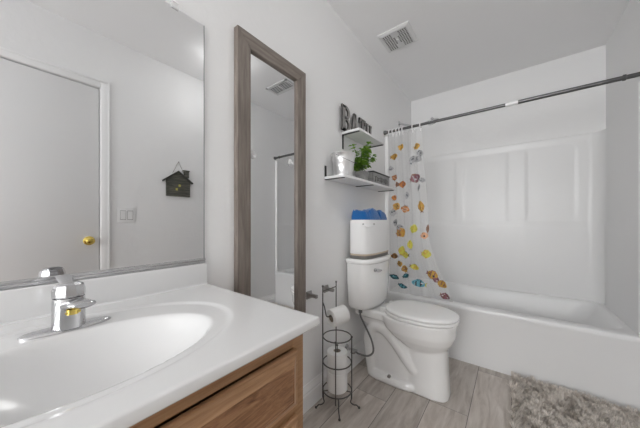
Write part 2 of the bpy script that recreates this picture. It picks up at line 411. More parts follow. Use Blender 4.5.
def raised(bm, y0, y1, z0, z1, xf, step=0.02):
    yy = []
    for ins, dx in ((0, 0.0005), (0, 0.008), (0.002, 0.011), (0.007, 0.012), (0.009, 0.0125), (0.011, 0.0135), (0.021, 0.020), (0.024, 0.021), (0.025, 0.0198), (0.027, 0.0198), (0.028, 0.0205), (0.032, 0.0205)):
        yy.append((y0 + ins, y1 - ins, z0 + ins, z1 - ins, xf + dx))
    rings = [[(q[4], q[0], q[2]), (q[4], q[1], q[2]), (q[4], q[1], q[3]), (q[4], q[0], q[3])] for q in yy]
    ring_loft(bm, rings[:8], cap1=False, mi=1); ring_loft(bm, rings[7:], cap0=False)
    bmesh.ops.remove_doubles(bm, verts=bm.verts, dist=1e-6)
for a, b_ in ((-0.115, 0.436), (-0.645, -0.125)):
    bm = NB(); raised(bm, a, b_, 0.630, 0.764, CXF); obj('drawer_front', bm, [M['oak'], M['oak_lit_edge']], vn, sharp=20)
    bm = NB(); raised(bm, a, b_, 0.115, 0.606, CXF); obj('door', bm, [M['oak'], M['oak_lit_edge']], vn, sharp=20)

# counter with integral oval bowl
ct = thing('vanity_countertop', 'glossy white cultured marble sink counter on the oak vanity', 'countertop', (0.26, 0.1, CZ))
KX1, KY0, KY1 = 0.553, -0.68, 0.479
bx, by = 0.290, 0.090
def bowl_z(x, y):
    # outer shallow ring then basin
    dx, dy = x - bx, y - by
    r1 = math.hypot(dx / 0.205, dy / 0.287)
    z = CZ - 0.0035 * (1 - sstep(0.965, 1.0, r1))
    dx2 = x - (bx + 0.037); r2 = math.hypot(dx2 / 0.134, dy / 0.210)
    if r2 < 1.08:
        t = max(0.0, 1 - (r2 / 1.08))
        z -= 0.135 * (1 - (min(r2 / 1.08, 1)) ** 2.2) * sstep(0, 0.12, t) ** 0.7
    return z
bm = NB()
nx, ny = 96, 180
xs_ = [0.0015 + (KX1 - 0.004 - 0.0015) * i / nx for i in range(nx + 1)]
ys_ = [KY0 + 0.004 + (KY1 - KY0 - 0.008) * j / ny for j in range(ny + 1)]
g = [[bm.verts.new((x, y, bowl_z(x, y))) for y in ys_] for x in xs_]
for i in range(nx):
    for j in range(ny): bm.faces.new((g[i][j], g[i + 1][j], g[i + 1][j + 1], g[i][j + 1]))
border = [g[i][0] for i in range(nx + 1)] + [g[nx][j] for j in range(1, ny + 1)] + [g[i][ny] for i in range(nx - 1, -1, -1)] + [g[0][j] for j in range(ny - 1, 0, -1)]
prev = border
def offs_v(v, d, z):
    x, y = v.co.x, v.co.y
    if x > KX1 - 0.0045: x = KX1 - 0.004 + d
    if y < KY0 + 0.0045: y = KY0 + 0.004 - d
    if y > KY1 - 0.0045: y = KY1 - 0.004 + d
    return bm.verts.new((x, y, z))
for d, z in ((0.002, CZ - 0.0008), (0.0034, CZ - 0.002), (0.004, CZ - 0.004), (0.004, CZ - 0.018), (0.002, CZ - 0.0215), (0.0, CZ - 0.022)):
    cur = [offs_v(v, d, z) for v in border]
    for i in range(len(cur)):
        j = (i + 1) % len(cur); bm.faces.new((prev[i], prev[j], cur[j], cur[i]))
    prev = cur
# apron under the slab edge so it reads solid
obj('countertop_slab', bm, M['marble'], ct, sharp=60)
bm = NB(); box(bm, 0.0015, 0.022, KY0, KY1 - 0.004, CZ - 0.004, CZ + 0.077, 0.004, 3)
tube(bm, [(0.024, KY0, CZ + 0.001), (0.024, KY1 - 0.006, CZ + 0.001)], 0.004, 8)
obj('backsplash', bm, M['marble'], ct)
bm = NB(); lathe(bm, [(0.024, 0), (0.024, 0.003), (0.018, 0.006), (0.002, 0.006)], (bx + 0.037, by, CZ - 0.138), (0, 0, 1)); obj('sink_drain', bm, M['chrome'], ct)

# faucet
fx, fy, fz = 0.149, 0.093, CZ - 0.0033
fa = thing('faucet', 'chrome single lever sink faucet on long oval base plate', 'faucet', (fx, fy, fz))
bm = NB()
def oval(a, b, z, n=40, cx=fx, cy=fy, p=2.0):
    return [(cx + a * cos(2 * pi * i / n), cy + b * sin(2 * pi * i / n), z) for i in range(n)]
ring_loft(bm, [oval(0.026, 0.073, fz), oval(0.026, 0.073, fz + 0.003), oval(0.023, 0.068, fz + 0.006), oval(0.018, 0.055, fz + 0.0075)])
obj('base_plate', bm, M['chromed'], fa)
bm = NB()
lathe(bm, [(0.0275, 0.005), (0.0272, 0.02), (0.0268, 0.05), (0.0265, 0.066), (0.0260, 0.070)], (fx, fy, fz), seg=32)
obj('body', bm, M['chrome'], fa)
bm = NB()   # spout: a tongue rising forward from the body
rings = []
for i in range(11):
    t = i / 10; cx = fx - 0.005 + 0.066 * t; cz = fz + 0.050 + 0.016 * t - 0.006 * t * t
    hw = 0.0235 - 0.002 * t; hh = 0.018 - 0.0105 * t
    if i == 10: hw *= 0.75; hh *= 0.6
    rings.append([(cx, fy + 0.016 * t + hw * cos(2 * pi * k / 28), cz + hh * sin(2 * pi * k / 28)) for k in range(28)])
ring_loft(bm, rings); obj('spout', bm, M['chrome'], fa)
bm = NB(); box(bm, fx + 0.048, fx + 0.0505, fy - 0.012, fy + 0.012, fz + 0.044, fz + 0.0485, 0.001); lathe(bm, [(0.010, 0), (0.010, 0.010)], (fx + 0.044, fy, fz + 0.042))  # brass coloured bar and short cylinder below the spout lip
o = obj('brass_strip', bm, M['brass'], fa); o['label'] = 'brass coloured strip under the spout'
bm = NB()   # cap and lever, lever points back towards the mirror
lathe(bm, [(0.0255, 0.071), (0.0270, 0.074), (0.0270, 0.086), (0.0235, 0.097), (0.016, 0.102), (0.003, 0.1035)], (fx, fy, fz), seg=10)
obj('handle_cap', bm, M['chrome'], fa, sharp=20)
bm = NB()
rings = []
for i in range(7):
    t = i / 6; cx = fx - 0.005 - 0.055 * t; cz = fz + 0.090 + 0.016 * t; hw = 0.009 + 0.006 * t; hh = 0.006 - 0.002 * t
    rings.append([(cx, fy + hw * cos(2 * pi * k / 16), cz + hh * sin(2 * pi * k / 16)) for k in range(16)])
ring_loft(bm, rings); obj('lever', bm, M['chrome'], fa)

# ------------------------------------------------------------------ wall mirror over the vanity
mr = thing('vanity_mirror', 'large frameless wall mirror above the sink counter', 'mirror', (0.003, -0.1, 0.92))
MZ0, MZ1, MY0, MY1 = 0.926, 1.810, -0.66, 0.470
bm = NB(); box(bm, 0.001, 0.006, MY0, MY1, MZ0 - 0.01, MZ1, 0.0006, 1); o = obj('glass', bm, M['mirror'], mr, smooth=False)
bm = NB(); box(bm, 0.001, 0.0065, MY1 - 0.0003, MY1 + 0.0022, MZ0, MZ1); obj('glass_edge', bm, M['glass_edge'], mr)
bm = NB(); box(bm, 0.001, 0.011, MY0, MY1 + 0.002, CZ + 0.0785, MZ0 - 0.002, 0.001); box(bm, 0.0065, 0.011, MY0, MY1 + 0.004, MZ0 - 0.002, MZ0 + 0.006, 0.0012)
obj('bottom_channel', bm, M['chromed'], mr)
bm = NB(); box(bm, 0.001, 0.011, 0.355, 0.38, MZ1 - 0.006, MZ1 + 0.016, 0.002); obj('mirror_clip', bm, M['clear'], mr)

# ------------------------------------------------------------------ framed tall mirror
fm = thing('tall_mirror', 'tall narrow mirror in grey driftwood frame beside the vanity', 'mirror', (0.015, 0.81, 0.53))
FY0, FY1, FZ0, FZ1, FT, FB = 0.600, 1.030, 0.53, 1.886, 0.030, 0.066
bm = NB(); 
def bar(poly_front, bm):  # mitred board with slightly raised outer lip
    out = [(0.002, *p) for p in poly_front]; fr = [(FT, *p) for p in poly_front]
    ring_loft(bm, [out, fr])
for nm, m_, q in (('frame_stile', 'driftwood', [(FY0, FZ0), (FY0 + FB, FZ0 + FB), (FY0 + FB, FZ1 - FB), (FY0, FZ1)]),
                  ('frame_stile', 'driftwood', [(FY1, FZ0), (FY1, FZ1), (FY1 - FB, FZ1 - FB), (FY1 - FB, FZ0 + FB)]),
                  ('frame_rail', 'driftwood_h', [(FY0, FZ1), (FY0 + FB, FZ1 - FB), (FY1 - FB, FZ1 - FB), (FY1, FZ1)]),
                  ('frame_rail', 'driftwood_h', [(FY0, FZ0), (FY1, FZ0), (FY1 - FB, FZ0 + FB), (FY0 + FB, FZ0 + FB)])):
    bm = NB(); bar(q, bm)
    bmesh.ops.bevel(bm, geom=[e for e in bm.edges], offset=0.0015, segments=1, affect='EDGES')
    obj(nm, bm, M[m_], fm)
bm = NB(); box(bm, 0.004, 0.016, FY0 + FB - 0.01, FY1 - FB + 0.01, FZ0 + FB - 0.01, FZ1 - FB + 0.01); obj('glass', bm, M['mirror'], fm, smooth=False)

for hy, hz_, l_ in ((0.684, 1.366, 'small clear plastic hook stuck on tall mirror, left edge'), (0.925, 1.380, 'small clear plastic hook stuck on tall mirror, right edge')):
    t = thing('clear_hook', l_, 'hook', (0.0162, hy, hz_), 'clear hooks on the tall mirror')
    bm = NB(); lathe(bm, [(0.017, 0), (0.017, 0.002), (0.012, 0.004), (0.003, 0.005)], (0.0163, hy, hz_), (1, 0, 0), 20); obj('pad', bm, M['clear'], t)
    bm = NB(); tube(bm, smooth_path([(0.021, hy, hz_), (0.030, hy, hz_ - 0.006), (0.034, hy, hz_ - 0.016), (0.038, hy, hz_ - 0.008)], 4), 0.0025, 8); obj('prong', bm, M['clear'], t)

# ------------------------------------------------------------------ things on the right wall (seen in the mirror)
sw = thing('light_switch', 'white double rocker switch plate by the door', 'light switch', (W, 0.616, 1.12))
bm = NB(); box(bm, W - 0.006, W - 0.0003, 0.558, 0.674, 1.062, 1.178, 0.003); obj('plate', bm, M['plastic'], sw)
for yc in (0.593, 0.639):
    bm = NB(); box(bm, W - 0.0064, W - 0.0058, yc - 0.0185, yc + 0.0185, 1.083, 1.157); obj('rocker_shade', bm, M['gap_shade'], sw)  # flat grey sheet standing in for the shade around the rocker
    bm = NB(); prism(bm, [(W - 0.0055, 1.087), (W - 0.0075, 1.089), (W - 0.010, 1.151), (W - 0.0055, 1.153)], 'y', yc - 0.016, yc + 0.016); obj('rocker', bm, M['plastic'], sw)
hs = thing('house_plaque', 'dark weathered wooden house shaped plaque hanging on wall', 'wall decoration', (W, 1.0, 1.31))
bm = NB()
prism(bm, [(0.900, 1.300), (1.105, 1.300), (1.105, 1.445), (1.0, 1.525), (0.900, 1.445)], 'x', W - 0.016, W - 0.002)
obj('house_front', bm, M['houseroof'], hs)
bm = NB()
prism(bm, [(0.875, 1.425), (1.0, 1.522), (1.0, 1.536), (0.868, 1.436)], 'x', W - 0.024, W - 0.003); prism(bm, [(1.125, 1.425), (1.132, 1.436), (1.0, 1.536), (1.0, 1.522)], 'x', W - 0.024, W - 0.003)
obj('roof', bm, M['housetrim'], hs)
bm = NB(); box(bm, W - 0.018, W - 0.003, 1.05, 1.095, 1.48, 1.545, 0.002); box(bm, W - 0.02, W - 0.003, 1.045, 1.10, 1.54, 1.55, 0.001); obj('chimney', bm, M['houseroof'], hs)
for a, c in ((1.01, 1.400), (0.985, 1.365)):
    bm = NB(); box(bm, W - 0.0185, W - 0.016, a - 0.009, a + 0.009, c - 0.010, c + 0.010, 0.001); o = obj('painted_window', bm, M['yellow'], hs)
for z in (1.345, 1.38, 1.42):
    bm = NB(); box(bm, W - 0.0172, W - 0.0155, 0.906, 1.094, z - 0.001, z + 0.001); obj('board_groove', bm, M['housetrim'], hs)
bm = NB(); tube(bm, [(W - 0.008, 0.955, 1.512), (W - 0.004, 1.005, 1.622), (W - 0.008, 1.055, 1.512)], 0.0018, 6); obj('hanging_cord', bm, M['twine'], hs)
bm = NB(); lathe(bm, [(0.0025, 0), (0.0025, 0.008), (0.005, 0.009), (0.005, 0.011)], (W - 0.0005, 1.005, 1.617), (-1, 0, 0), 10); obj('nail', bm, M['nickel'], hs)

# ------------------------------------------------------------------ ceiling: exhaust fan, air register, added dome lamp; vanity light bar
def vent_fan():
    x0, x1, y0, y1 = 0.128, 0.358, 1.735, 1.965
    t = thing('exhaust_fan', 'square white exhaust fan grille on ceiling above the toilet', 'ceiling vent', ((x0 + x1) / 2, (y0 + y1) / 2, H))
    bm = NB()
    ring_loft(bm, [[(x0, y0, H - 0.0005), (x1, y0, H - 0.0005), (x1, y1, H - 0.0005), (x0, y1, H - 0.0005)],
                   [(x0, y0, H - 0.008), (x1, y0, H - 0.008), (x1, y1, H - 0.008), (x0, y1, H - 0.008)],
                   [(x0 + 0.018, y0 + 0.018, H - 0.017), (x1 - 0.018, y0 + 0.018, H - 0.017), (x1 - 0.018, y1 - 0.018, H - 0.017), (x0 + 0.018, y1 - 0.018, H - 0.017)]])
    obj('cover', bm, M['grille'], t, sharp=15)
    bm = NB(); n = 11
    ux0, uy0 = x0 + 0.026, y0 + 0.026; s = (x1 - x0 - 0.052) / n
    for i in range(n):
        for j in range(n):
            cx, cy = ux0 + (i + .5) * s, uy0 + (j + .5) * s
            if abs(i - 5) < 1 + (abs(j - 5) > 2): continue
            q = s * 0.33
            vs = [bm.verts.new(p) for p in ((cx - q, cy - q, H - 0.0174), (cx - q, cy + q, H - 0.0174), (cx + q, cy + q, H - 0.0174), (cx + q, cy - q, H - 0.0174))]
            bm.faces.new(vs)
    o = obj('perforation', bm, M['hole'], t); o['kind'] = 'stuff'
    bm = NB(); lathe(bm, [(0.012, 0), (0.010, 0.004), (0.002, 0.005)], ((x0 + x1) / 2, (y0 + y1) / 2, H - 0.0172), (0, 0, -1)); obj('centre_button', bm, M['grille'], t)
vent_fan()
def register():
    cx, cy, hx, hy = 1.0, 1.79, 0.15, 0.085
    t = thing('air_register', 'white louvred air register on the ceiling near the tub', 'ceiling vent', (cx, cy, H))
    bm = NB()
    for a in ((cx - hx, cx + hx, cy - hy, cy - hy + 0.025), (cx - hx, cx + hx, cy + hy - 0.025, cy + hy), (cx - hx, cx - hx + 0.025, cy - hy, cy + hy), (cx + hx - 0.025, cx + hx, cy - hy, cy + hy), (cx - 0.006, cx + 0.006, cy - hy, cy + hy)):
        box(bm, *a, H - 0.009, H - 0.0005, 0.002)
    obj('frame', bm, M['grille'], t)
    bm = NB(); box(bm, cx - hx + 0.02, cx + hx - 0.02, cy - hy + 0.02, cy + hy - 0.02, H - 0.003, H - 0.0006); obj('duct_opening', bm, M['hole'], t)
    for i in range(6):
        y = cy - hy + 0.035 + 0.02 * i
        bm = NB(); box(bm, cx - hx + 0.02, cx + hx - 0.02, y - 0.0025, y + 0.0025, H - 0.008, H - 0.003, 0.0008); obj('louvre', bm, M['grille'], t)
register()
dl = thing('added_ceiling_light', 'added unseen white dome lamp on the ceiling between vanity and tub', 'added fill light', (1.06, 1.20, H))  # lamp added to brighten the tub end, out of sight in both mirrors
bm = NB(); lathe(bm, [(0.132, 0.0005), (0.132, 0.02), (0.122, 0.026)], (1.06, 1.20, H), (0, 0, -1), 40); obj('base_ring', bm, M['nickel'], dl)
bm = NB(); lathe(bm, [(0.120, 0.024), (0.116, 0.045), (0.095, 0.068), (0.055, 0.082), (0.01, 0.087)], (1.06, 1.20, H), (0, 0, -1), 40); obj('fill_dome', bm, M['dome'], dl)
vl = thing('vanity_light', 'chrome light bar with four globe bulbs above the mirror', 'wall light', (0.0, 0.0, 2.03))
bm = NB(); box(bm, 0.0005, 0.045, -0.40, 0.28, 1.98, 2.08, 0.006); obj('bar', bm, M['chrome'], vl)
for i in range(4):
    y = -0.315 + 0.17 * i
    bm = NB(); lathe(bm, [(0.03, 0), (0.024, 0.012), (0.018, 0.02)], (0.044, y, 2.03), (1, 0, 0)); obj('socket', bm, M['chrome'], vl)
    bm = NB(); sphere(bm, (0.108, y, 2.03), 0.046, 20); obj('bulb', bm, M['bulb'], vl)

# ------------------------------------------------------------------ floating shelves
def shelf(label, y0, y1, z, dep, ups, group='white floating shelves'):
    t = thing('wall_shelf', label, 'shelf', (0, (y0 + y1) / 2, z), group)
    bm = NB(); box(bm, 0.001, dep, y0, y1, z, z + 0.016, 0.0015); obj('board', bm, M['shelf'], t)
    for yb, up in ups:
        bm = NB(); box(bm, 0.003, dep - 0.01, yb - 0.009, yb + 0.009, z - 0.0045, z - 0.0005, 0.0008)
        if up > 0: box(bm, 0.0008, 0.0042, yb - 0.009, yb + 0.009, z - 0.0045, z + up, 0.0008)
        else: box(bm, 0.0008, 0.0042, yb - 0.009, yb + 0.009, z + up, z - 0.0005, 0.0008)
        obj('bracket', bm, M['black'], t)
    return t
UZ, LZ = 1.672, 1.335
shelf('short white floating shelf holding the word letters', 1.44, 1.845, UZ, 0.140, ((1.452, -0.10), (1.832, -0.10)), None)
shelf('long white floating shelf holding pail, plant and crate', 1.240, 2.055, LZ, 0.150, ((1.250, 0.085), (1.640, -0.004), (2.03, -0.004)), None)

# letters B A T H
def letter(ch, label, y0, w, z0, h, x0, x1):
    bm = NB(); s = w * 0.24; hs_ = h * 0.10; z1 = z0 + h; y1 = y0 + w
    def bx_(a, b, c, d): box(bm, x0, x1, a, b, c, d, 0.0012, 1)
    def band(poly): prism(bm, poly, 'x', x0, x1)
    if ch == 'B':
        bx_(y0, y0 + s * 1.5, z0, z1)
        for za, zb, ww in ((z0, z0 + h * 0.54, w), (z0 + h * 0.48, z1, w * 0.93)):
            cz, rz, ry = (za + zb) / 2, (zb - za) / 2, ww * 0.5
            o_ = [(y0 + s, za)]; i_ = [(y0 + s, za + hs_)]
            for k in range(11):
                a = radians(-90 + 18 * k)
                o_.append((y0 + ww - ry + ry * cos(a), cz + rz * sin(a))); i_.append((y0 + ww - ry + (ry - s) * cos(a), cz + (rz - hs_) * sin(a)))
            o_.append((y0 + s, zb)); i_.append((y0 + s, zb - hs_))
            for k in range(len(o_) - 1): band([o_[k], o_[k + 1], i_[k + 1], i_[k]])
        bx_(y0 - 0.006, y0 + s * 1.8, z0, z0 + hs_); bx_(y0 - 0.006, y0 + s * 1.8, z1 - hs_, z1)
    if ch == 'A':
        m = (y0 + y1) / 2
        band([(y0 + s * 0.2, z0), (y0 + s * 1.2, z0), (m + s * 0.45, z1), (m - s * 0.6, z1)]); band([(y1 - s * 1.3, z0), (y1 - s * 0.2, z0), (m + s * 0.6, z1), (m - s * 0.55, z1)])
        bx_(y0 + s, y1 - s, z0 + h * 0.27, z0 + h * 0.37)
        bx_(y0 - 0.004, y0 + s * 1.7, z0, z0 + hs_); bx_(y1 - s * 1.7, y1 + 0.004, z0, z0 + hs_)
    if ch == 'T':
        m = (y0 + y1) / 2; bx_(m - s * 0.6, m + s * 0.6, z0, z1); bx_(y0, y1, z1 - hs_ * 1.2, z1)
        bx_(y0, y0 + s * 0.6, z1 - h * 0.24, z1); bx_(y1 - s * 0.6, y1, z1 - h * 0.24, z1); bx_(m - s * 1.2, m + s * 1.2, z0, z0 + hs_)
    if ch == 'H':
        bx_(y0 + s * 0.2, y0 + s * 1.3, z0, z1); bx_(y1 - s * 1.3, y1 - s * 0.2, z0, z1); bx_(y0 + s, y1 - s, z0 + h * 0.44, z0 + h * 0.55)
        for a, b in ((y0 - 0.003, y0 + s * 1.6), (y1 - s * 1.6, y1 + 0.003)):
            bx_(a, b, z0, z0 + hs_); bx_(a, b, z1 - hs_, z1)
    # lighter front face; returns coloured dark for the shade inside the letter
    bm.faces.ensure_lookup_table(); finish(bm, 30)
    for f in bm.faces:
        if f.normal.x > 0.9: f.material_index = 1
    o = obj('letter', bm, [M['letter'], M['letter_face']], None, loc=(x0, y0 + w / 2, z0), recalc=False)
    tag(o, label, 'letter', 'metal letters on the short shelf')
zt = UZ + 0.0165
letter('B', 'grey metal letter B standing at left end of short shelf', 1.402, 0.104, zt, 0.172, 0.020, 0.033)
letter('A', 'grey metal letter A standing on short shelf', 1.516, 0.108, zt, 0.160, 0.020, 0.033)
letter('T', 'grey metal letter T standing on short shelf', 1.638, 0.098, zt, 0.160, 0.020, 0.033)
letter('H', 'grey metal letter H standing at right end of short shelf', 1.748, 0.090, zt, 0.150, 0.020, 0.033)

# pail
lz = LZ + 0.0165
pc = (0.090, 1.318)
pl = thing('pail', 'small shiny galvanised pail on left end of long shelf', 'pail', (pc[0], pc[1], lz))
bm = NB()
lathe(bm, [(0.058, 0), (0.060, 0.003), (0.060, 0.010), (0.058, 0.013), (0.068, 0.080), (0.070, 0.083), (0.069, 0.086), (0.076, 0.133), (0.079, 0.135), (0.080, 0.139), (0.077, 0.141), (0.074, 0.136), (0.056, 0.008), (0.002, 0.007)], (pc[0], pc[1], lz), seg=40)
obj('bucket', bm, M['pail'], pl, sharp=60)
for s in (-1, 1):
    bm = NB(); box(bm, pc[0] - 0.008, pc[0] + 0.008, pc[1] + s * 0.079 - 0.0025, pc[1] + s * 0.079 + 0.0025, lz + 0.110, lz + 0.138, 0.001); obj('ear', bm, M['pail'], pl)
bm = NB(); pts = []
for i in range(17):
    a = pi * i / 16; pts.append((pc[0] + 0.086 * sin(a), pc[1] - 0.084 * cos(a), lz + 0.124 - 0.050 * sin(a)))
tube(bm, pts, 0.0014, 6); obj('wire_handle', bm, M['steel_dark'], pl)

# plant in a square pot
px, py = 0.095, 1.555
pt = thing('potted_plant', 'leafy green plant in a small square grey pot on long shelf', 'potted plant', (px, py, lz))
bm = NB()
def sq(h, z): return [(px - h, py - h, z), (px + h, py - h, z), (px + h, py + h, z), (px - h, py + h, z)]
ring_loft(bm, [sq(0.030, lz), sq(0.038, lz + 0.068), sq(0.034, lz + 0.068), sq(0.032, lz + 0.055)])
bmesh.ops.bevel(bm, geom=bm.edges[:], offset=0.0015, segments=1, affect='EDGES')
obj('pot', bm, M['pot'], pt)
bm = NB(); box(bm, px - 0.032, px + 0.032, py - 0.032, py + 0.032, lz + 0.053, lz + 0.058); obj('soil', bm, M['soil'], pt)
random.seed(11)
def leaf(bm, base, d, L, wd, up):
    d = d.normalized(); side = d.cross(Vector((0, 0, 1))).normalized(); n = side.cross(d).normalized()
    prof = [0.12, 0.7, 1.0, 0.85, 0.5, 0.05]; mid = []
    rows = []
    for i, w in enumerate(prof):
        t = i / 5; c = base + d * (L * t) - Vector((0, 0, 1)) * (L * 0.35 * t * t)
        rows.append([bm.verts.new(c + side * (wd * w) + n * wd * 0.25 * w), bm.verts.new(c), bm.verts.new(c - side * (wd * w) + n * wd * 0.25 * w)])
    for a, b in zip(rows[:-1], rows[1:]):
        bm.faces.new((a[0], a[1], b[1], b[0])); bm.faces.new((a[1], a[2], b[2], b[1]))
fol = NB(); stm = NB()
for i in range(13):
    az = 2 * pi * i / 13 + random.uniform(-.3, .3); lean = random.uniform(0.012, 0.075); hh = random.uniform(0.055, 0.205)
    b0 = Vector((px + random.uniform(-.012, .012), py + random.uniform(-.012, .012), lz + 0.057))
    # keep clear of the wall behind and of the shelf above
    tip = Vector((max(px + lean * cos(az), 0.035), py + 0.004 + lean * sin(az) * 1.1, lz + 0.06 + hh))
    path_ = smooth_path([b0, b0.lerp(tip, 0.5) + Vector((0, 0, 0.012)), tip], 5)
    tube(stm, path_, 0.0012, 5)
    for j in range(3, len(path_)):
        for s in (-1, 1):
            a2 = az + s * random.uniform(0.6, 1.5); L = random.uniform(0.034, 0.056)
            dd = Vector((cos(a2), sin(a2), random.uniform(-0.1, 0.5)))
            if path_[j].x + dd.x * L < 0.012: dd.x = abs(dd.x)
            leaf(fol, path_[j], dd, L, L * 0.30, 0)
o = obj('stems', stm, M['stem'], pt); o = obj('foliage', fol, M['leaf'], pt, recalc=False)

# crate with wire handles
cr = thing('storage_crate', 'low grey crate with black metal rim at right of long shelf', 'crate', (0.08, 1.80, lz))
cx0, cx1, cy0, cy1, ch = 0.022, 0.136, 1.645, 1.945, 0.078
bm = NB()
for a in ((cx0, cx0 + 0.006, cy0, cy1), (cx1 - 0.006, cx1, cy0, cy1), (cx0, cx1, cy0, cy0 + 0.006), (cx0, cx1, cy1 - 0.006, cy1)): box(bm, *a, lz, lz + ch, 0.001)
box(bm, cx0 + 0.005, cx1 - 0.005, cy0 + 0.005, cy1 - 0.005, lz, lz + 0.006)
obj('box', bm, M['crate'], cr)
bm = NB(); rp = 0.004
pts = [(cx0 - 0.002, cy0 - 0.002), (cx1 + 0.002, cy0 - 0.002), (cx1 + 0.002, cy1 + 0.002), (cx0 - 0.002, cy1 + 0.002)]
for i in range(4):
    a, b = pts[i], pts[(i + 1) % 4]
    x0_, x1_ = min(a[0], b[0]) - rp, max(a[0], b[0]) + rp; y0_, y1_ = min(a[1], b[1]) - rp, max(a[1], b[1]) + rp
    box(bm, x0_, x1_, y0_, y1_, lz + ch, lz + ch + 0.007, 0.001)
obj('rim', bm, M['black'], cr)
# scrolling dark script on the front (unreadable in the photo: loops only)
bm = NB(); xx = cx1 + 0.0008
pts = []
for i in range(150):
    t = i / 149; pts.append((xx, 1.675 + 0.235 * t + 0.008 * sin(2 * pi * 9 * t), lz + 0.034 + (0.011 + 0.010 * (0.5 + 0.5 * sin(17 * t))) * cos(2 * pi * 9 * t)))
tube(bm, pts, 0.0017, 5); obj('scroll_motif', bm, M['black'], cr)
for yc in (1.72, 1.87):
    bm = NB()
    lathe(bm, [(0.03, 0.0), (0.032, 0.01), (0.032, 0.085), (0.026, 0.092), (0.003, 0.095)], (0.079, yc, lz + 0.0065), seg=20); o = obj('rolled_washcloth', bm, M['paper'], None, loc=(0.079, yc, lz + 0.0065))
    tag(o, 'white rolled cloth in the grey crate, ' + ('nearer the plant' if yc < 1.8 else 'nearer the shower curtain'), 'cloth', 'rolled cloths in the crate')

# ------------------------------------------------------------------ toilet
TC = 1.669
tl = thing('toilet', 'white two piece toilet standing beside the bathtub', 'toilet', (0.36, TC, 0))
def bow(xb, xf, hw, r, z, n=9, bulge=0.028):
    """tank outline: flat back, rounded corners, bowed front"""
    pts = [(xb, TC - hw + 0.01, z), (xb + 0.01, TC - hw, z)]
    for i in range(n + 1):
        a = radians(-90 + 90 * i / n * 0.78)
        pts.append((xf - bulge - r + r * cos(a) , TC - hw + r + r * sin(a), z))
    for i in range(1, 12):
        t = i / 12; pts.append((xf - bulge * (2 * t - 1) ** 2 - 0.002, TC - hw + r * 0.6 + (2 * hw - r * 1.2) * t, z))
    for i in range(n, -1, -1):
        a = radians(-90 + 90 * i / n * 0.78)
        pts.append((xf - bulge - r + r * cos(a), TC + hw - r - r * sin(a), z))
    pts += [(xb + 0.01, TC + hw, z), (xb, TC + hw - 0.01, z)]
    return pts
bm = NB()
ring_loft(bm, [bow(0.05, 0.172, 0.180, 0.035, 0.470), bow(0.035, 0.192, 0.194, 0.05, 0.478), bow(0.03, 0.201, 0.201, 0.055, 0.500), bow(0.026, 0.208, 0.207, 0.06, 0.65), bow(0.024, 0.212, 0.210, 0.06, 0.785)])
obj('tank', bm, M['ceramic'], tl, sharp=50)
bm = NB()
ring_loft(bm, [bow(0.022, 0.216, 0.213, 0.06, 0.784), bow(0.018, 0.222, 0.218, 0.062, 0.790), bow(0.018, 0.222, 0.218, 0.062, 0.808), bow(0.021, 0.218, 0.215, 0.062, 0.815), bow(0.03, 0.208, 0.206, 0.058, 0.818)])
obj('tank_lid', bm, M['ceramic'], tl, sharp=50)
bm = NB(); lv = Vector((0.197, TC - 0.125, 0.742))
lathe(bm, [(0.013, 0), (0.013, 0.006), (0.009, 0.010), (0.007, 0.018)], lv, (1, 0, 0), 16)
rings = []
for i in range(9):
    t = i / 8; y = lv.y - 0.012 + 0.085 * t; hw_ = 0.006 + 0.005 * sin(pi * min(t * 1.15, 1)); 
    rings.append([(lv.x + 0.018 + 0.004 * cos(2 * pi * k / 14), y, lv.z - 0.010 * t + hw_ * sin(2 * pi * k / 14)) for k in range(14)])
ring_loft(bm, rings); o = obj('flush_lever', bm, M['chromed'], tl); o['label'] = 'chrome flush lever'
# bowl + pedestal + trapway, blended by a voxel remesh
def egg(xb, xf, hw, z, n=48, sq_=2.3, cxr=0.45):
    """egg outline, widest at cxr of the length from the back"""
    pts = []; xc = xb + (xf - xb) * cxr
    for i in range(n):
        a = 2 * pi * i / n; c, s = cos(a), sin(a)
        ex = 2 / sq_
        x = xc + (abs(c) ** ex) * ((xf - xc) if c > 0 else -(xc - xb)) * 1.0; x = xc + (1 if c > 0 else -1) * (abs(c) ** ex) * ((xf - xc) if c > 0 else (xc - xb))
        y = TC + (1 if s > 0 else -1) * (abs(s) ** ex) * hw
        pts.append((x, y, z))
    return pts
bm = NB()
# bowl
ring_loft(bm, [egg(0.385, 0.600, 0.080, 0.215), egg(0.375, 0.615, 0.092, 0.255), egg(0.335, 0.640, 0.118, 0.285), egg(0.285, 0.662, 0.144, 0.318), egg(0.245, 0.678, 0.161, 0.355), egg(0.222, 0.680, 0.167, 0.395), egg(0.215, 0.684, 0.170, 0.418), egg(0.215, 0.685, 0.171, 0.435)])
# front column
ring_loft(bm, [egg(0.400, 0.646, 0.096, 0.0, sq_=3.2), egg(0.400, 0.644, 0.095, 0.02, sq_=3.2), egg(0.402, 0.636, 0.092, 0.15, sq_=3.0), egg(0.402, 0.632, 0.092, 0.28, sq_=2.8)])
# foot
ring_loft(bm, [egg(0.10, 0.50, 0.118, 0.0, sq_=3.2), egg(0.10, 0.50, 0.118, 0.028, sq_=3.2), egg(0.12, 0.50, 0.105, 0.048, sq_=3.2)])
ring_loft(bm, [egg(0.13, 0.50, 0.080, 0.03, sq_=4), egg(0.13, 0.50, 0.080, 0.36, sq_=4)])
